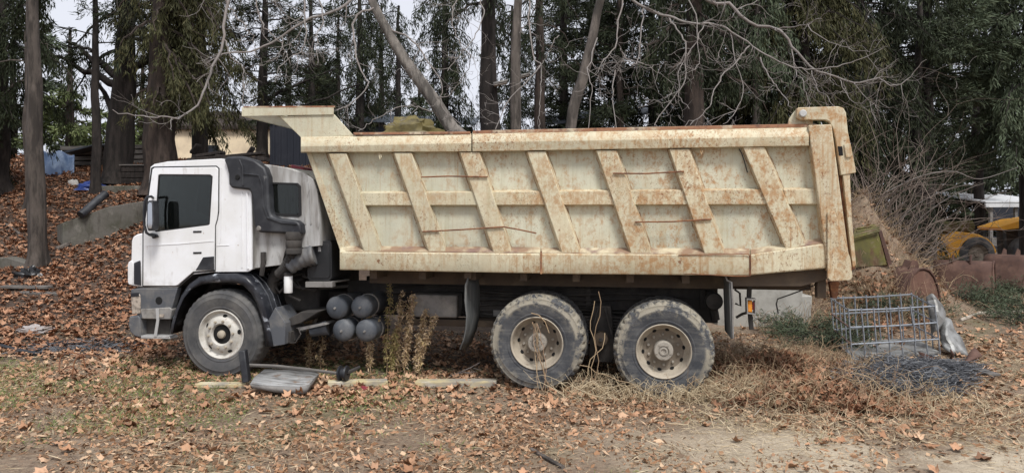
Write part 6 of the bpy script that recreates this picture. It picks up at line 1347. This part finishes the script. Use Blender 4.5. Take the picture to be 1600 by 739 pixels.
# wheel loader
d_ = 24; c = D(1528, 397, d_); gz = H(c.x, c.y)
t_ = thing('wheel_loader', (c.x, c.y, c.z - .62), 'orange yellow wheel loader parked behind the rusty buckets', 'loader')
def dp(pts, th, mat, name, par, dd=0, bev=.02):
    mb = MB(); mb.prism([D(a, b, d_ + dd) for a, b in pts], FW * th); return obj(name, mb, mat, par, bevel=bev)
hood = dp([(1480, 404), (1482, 378), (1492, 372), (1502, 362), (1530, 366), (1546, 374), (1556, 386), (1558, 396), (1548, 396), (1540, 385), (1524, 383), (1512, 392), (1506, 402)], 1.6, 'loader_yellow', 'hood', t_, .1, .05)
dp([(1472, 402), (1478, 396), (1486, 398), (1488, 410), (1474, 408)], .8, 'loader_yellow', 'counterweight', t_, .4)
dp([(1478, 360), (1486, 346), (1496, 346), (1500, 362), (1490, 374)], .5, 'skip_yellow', 'lift_arm', t_, .6)
dp([(1500, 360), (1503, 346), (1520, 345), (1524, 352), (1522, 364)], .6, 'skip_yellow', 'cylinder_cover', t_, .5)
dp([(1562, 355), (1600, 343), (1640, 338), (1640, 350), (1602, 356), (1565, 360)], 1.2, 'loader_yellow', 'cab_roof', t_, .3)
dp([(1566, 360), (1572, 360), (1575, 400), (1569, 400)], .12, 'frame_dark', 'cab_post', t_, .4, .01); dp([(1590, 358), (1640, 352), (1640, 398), (1592, 402)], 1.1, 'frame_dark', 'cab_body', t_, .5)
for px in (1529, 1612):
    cc = D(px, 398, d_); Rm = Matrix.Rotation(YAW, 3, 'Z'); Rw = .60
    def wl(prof, mat, name, par):
        mb = MB().lathe(prof, (0, 0, 0), 30); mb.v = [tuple(cc + Rm @ Vector(v)) for v in mb.v]; return obj(name, mb, mat, par, origin=cc)
    whl = wl([(.34, .06), (.33, .0), (.30, .05), (.26, .12), (.10, .12), (.08, .06), (.001, .06)], 'rim_dusty_shaded', 'wheel', t_)
    wl([(.335, .05), (.36, .0), (.46, -.03), (.54, .0), (.60, .06), (.60, .38), (.54, .45), (.35, .42)], 'tyre', 'tyre', whl)
# white-roofed open shed
d_ = 30; a = D(1543, 340, d_); gz = H(a.x, a.y)
t_ = thing('open_shed', (a.x, a.y, gz), 'open shed with white sheet roof at the right edge', 'shed')
for k in range(4):
    u0 = D(1540 + 27 * k, 317, d_); u1 = D(1540 + 27 * (k + 1) - .6, 317, d_); mb = MB(); mb.prism([u0, u1, u1 + FW * 5 + Vector((0, 0, .62)), u0 + FW * 5 + Vector((0, 0, .62))], (0, 0, .06)); obj('roof_sheet', mb, 'white_sheet', t_)
mb = MB(); mb.prism([D(1540, 318, d_), D(1650, 318, d_), D(1650, 323, d_), D(1541, 324, d_)], FW * .08); obj('fascia', mb, 'white_sheet', t_)
mb = MB(); mb.prism([D(1552, 322, d_ + 4.6), D(1660, 322, d_ + 4.6), D(1660, 400, d_ + 4.6), D(1552, 400, d_ + 4.6)], FW * .1); obj('back_wall', mb, 'navy_sheet', t_)
for px in (1553, 1592, 1640):
    mb = MB(); q = D(px, 340, d_); local_box(mb, q + FW * .2, YAW, .12, .12, H(q.x, q.y) - .2, D(px, 322, d_).z); obj('post', mb, 'dusty_metal', t_)
mb = MB(); mb.prism([D(1550, 372, d_ + .1), D(1580, 372, d_ + .1), D(1580, 384, d_ + .1), D(1550, 384, d_ + .1)], FW * .6); obj('workbench', mb, 'dusty_metal', t_)
# green cedar cuttings lying on the ground
def cuttings(spots, label, seed, mat='fol_green', L_=.55):
    g = np.random.default_rng(seed); base = ground_px(*spots[0]); t_ = thing('cedar_cuttings', base, label, 'cuttings', 'green cuttings on the ground'); br = MB(); sp = []
    for (a, b) in spots:
        o = ground_px(a, b)
        for k in range(5):
            an = g.uniform(0, 6.28); l_ = L_ * g.uniform(.5, 1.1); dv = Vector((math.cos(an), math.sin(an) * .7, g.uniform(.0, .35)))
            pts = [o + dv * (l_ * i / 5) + Vector((0, 0, .04 + .12 * math.sin(i * .6) * g.random())) for i in range(6)]; br.tube(pts, .008, 4, cap=False)
            for i in range(1, 6):
                for q in range(3): sp.append((pts[i] + Vector(g.normal(0, .04, 3)), dv + Vector(g.normal(0, .6, 3))))
    tag(obj('branches', br, 'bark_dark', t_), kind='stuff'); v, f = foliage(sp, 12, .085, .013, g, .5, .1, .22); tag(np_obj('needles', v, f, mat, t_), kind='stuff'); return t_
cuttings([(1255, 528), (1275, 534), (1290, 540), (1240, 520), (1300, 545), (1320, 530), (1270, 520)], 'green cedar cuttings below the concrete block', 2)
cuttings([(1500, 470), (1525, 480), (1550, 490), (1580, 500), (1600, 510), (1510, 455), (1540, 465), (1575, 475), (1600, 485), (1490, 445), (1560, 455), (1595, 462)], 'large heap of green cedar cuttings at the right edge', 3, L_=.8)
cuttings([(1345, 490), (1375, 488), (1410, 492), (1440, 500)], 'green cuttings behind the wire cage', 4)
# dead brush between tail and buckets
g = np.random.default_rng(12); st = []
for k in range(760):
    q = ground_px(g.uniform(1180, 1480), g.uniform(448, 525)); st.append((q.x, q.y, q.z))
tag(obj('dead_brush', stems_mesh(st, g, .15, .9, 1.0, .0045), 'dry_stem', smooth=0), 'dead brown brush between the truck tail and the rusty buckets', 'brush', kind='stuff')
bl_ = []
for k in range(500):
    q = ground_px(g.uniform(1290, 1480), g.uniform(440, 520)); bl_.append((q.x, q.y, q.z + g.uniform(0, .15)))
v, f = leaf_batch(np.array(bl_), g.uniform(.06, .14, len(bl_)), .8, .6, 29); br_o = bpy.data.objects['dead_brush']
lo_ = np_obj('brush_leaves', v, f, 'dark_leaf', br_o, origin=tuple(ORG[br_o])); lo_.location = (0, 0, 0); tag(lo_, kind='stuff')
st = []
for k in range(900):
    q = D(g.uniform(1325, 1450), 340, g.uniform(12.8, 15.5)); st.append((q.x, q.y, H(q.x, q.y)))
tag(obj('mound_grass', stems_mesh(st, g, .1, .5, 1.4, .004), 'dry_stem', smooth=0), 'dry grass stalks hanging over the earth mound', 'dry grass', kind='stuff')

# dark timber and junk piled on the slope behind the cab roof
a = D(350, 340, 16.5); t_ = thing('timber_pile', (a.x, a.y, H(a.x, a.y)), 'dark timber pile showing just above the cab roof', 'timber')
for k, (x0, y0, x1, y1, th) in enumerate(((292, 254, 352, 249, .10), (336, 247, 415, 252, .09), (300, 247, 345, 240, .07), (352, 246, 408, 241, .06), (296, 240, 306, 228, .06), (384, 244, 392, 232, .06))):
    p0 = D(x0, y0, 16.5 + .1 * k); p1 = D(x1, y1, 16.6 + .1 * k); mb = MB(); mb.prism([p0, p1, p1 + Vector((0, 0, th)), p0 + Vector((0, 0, th))], FW * .3); obj('beam', mb, 'bark_dark', t_, bevel=.01)
mb = MB(); local_box(mb, D(352, 340, 17), YAW, 1.7, .9, H(a.x, a.y) - .4, D(352, 256, 16.8).z); obj('bottom_stack', mb, 'bark_dark', t_)
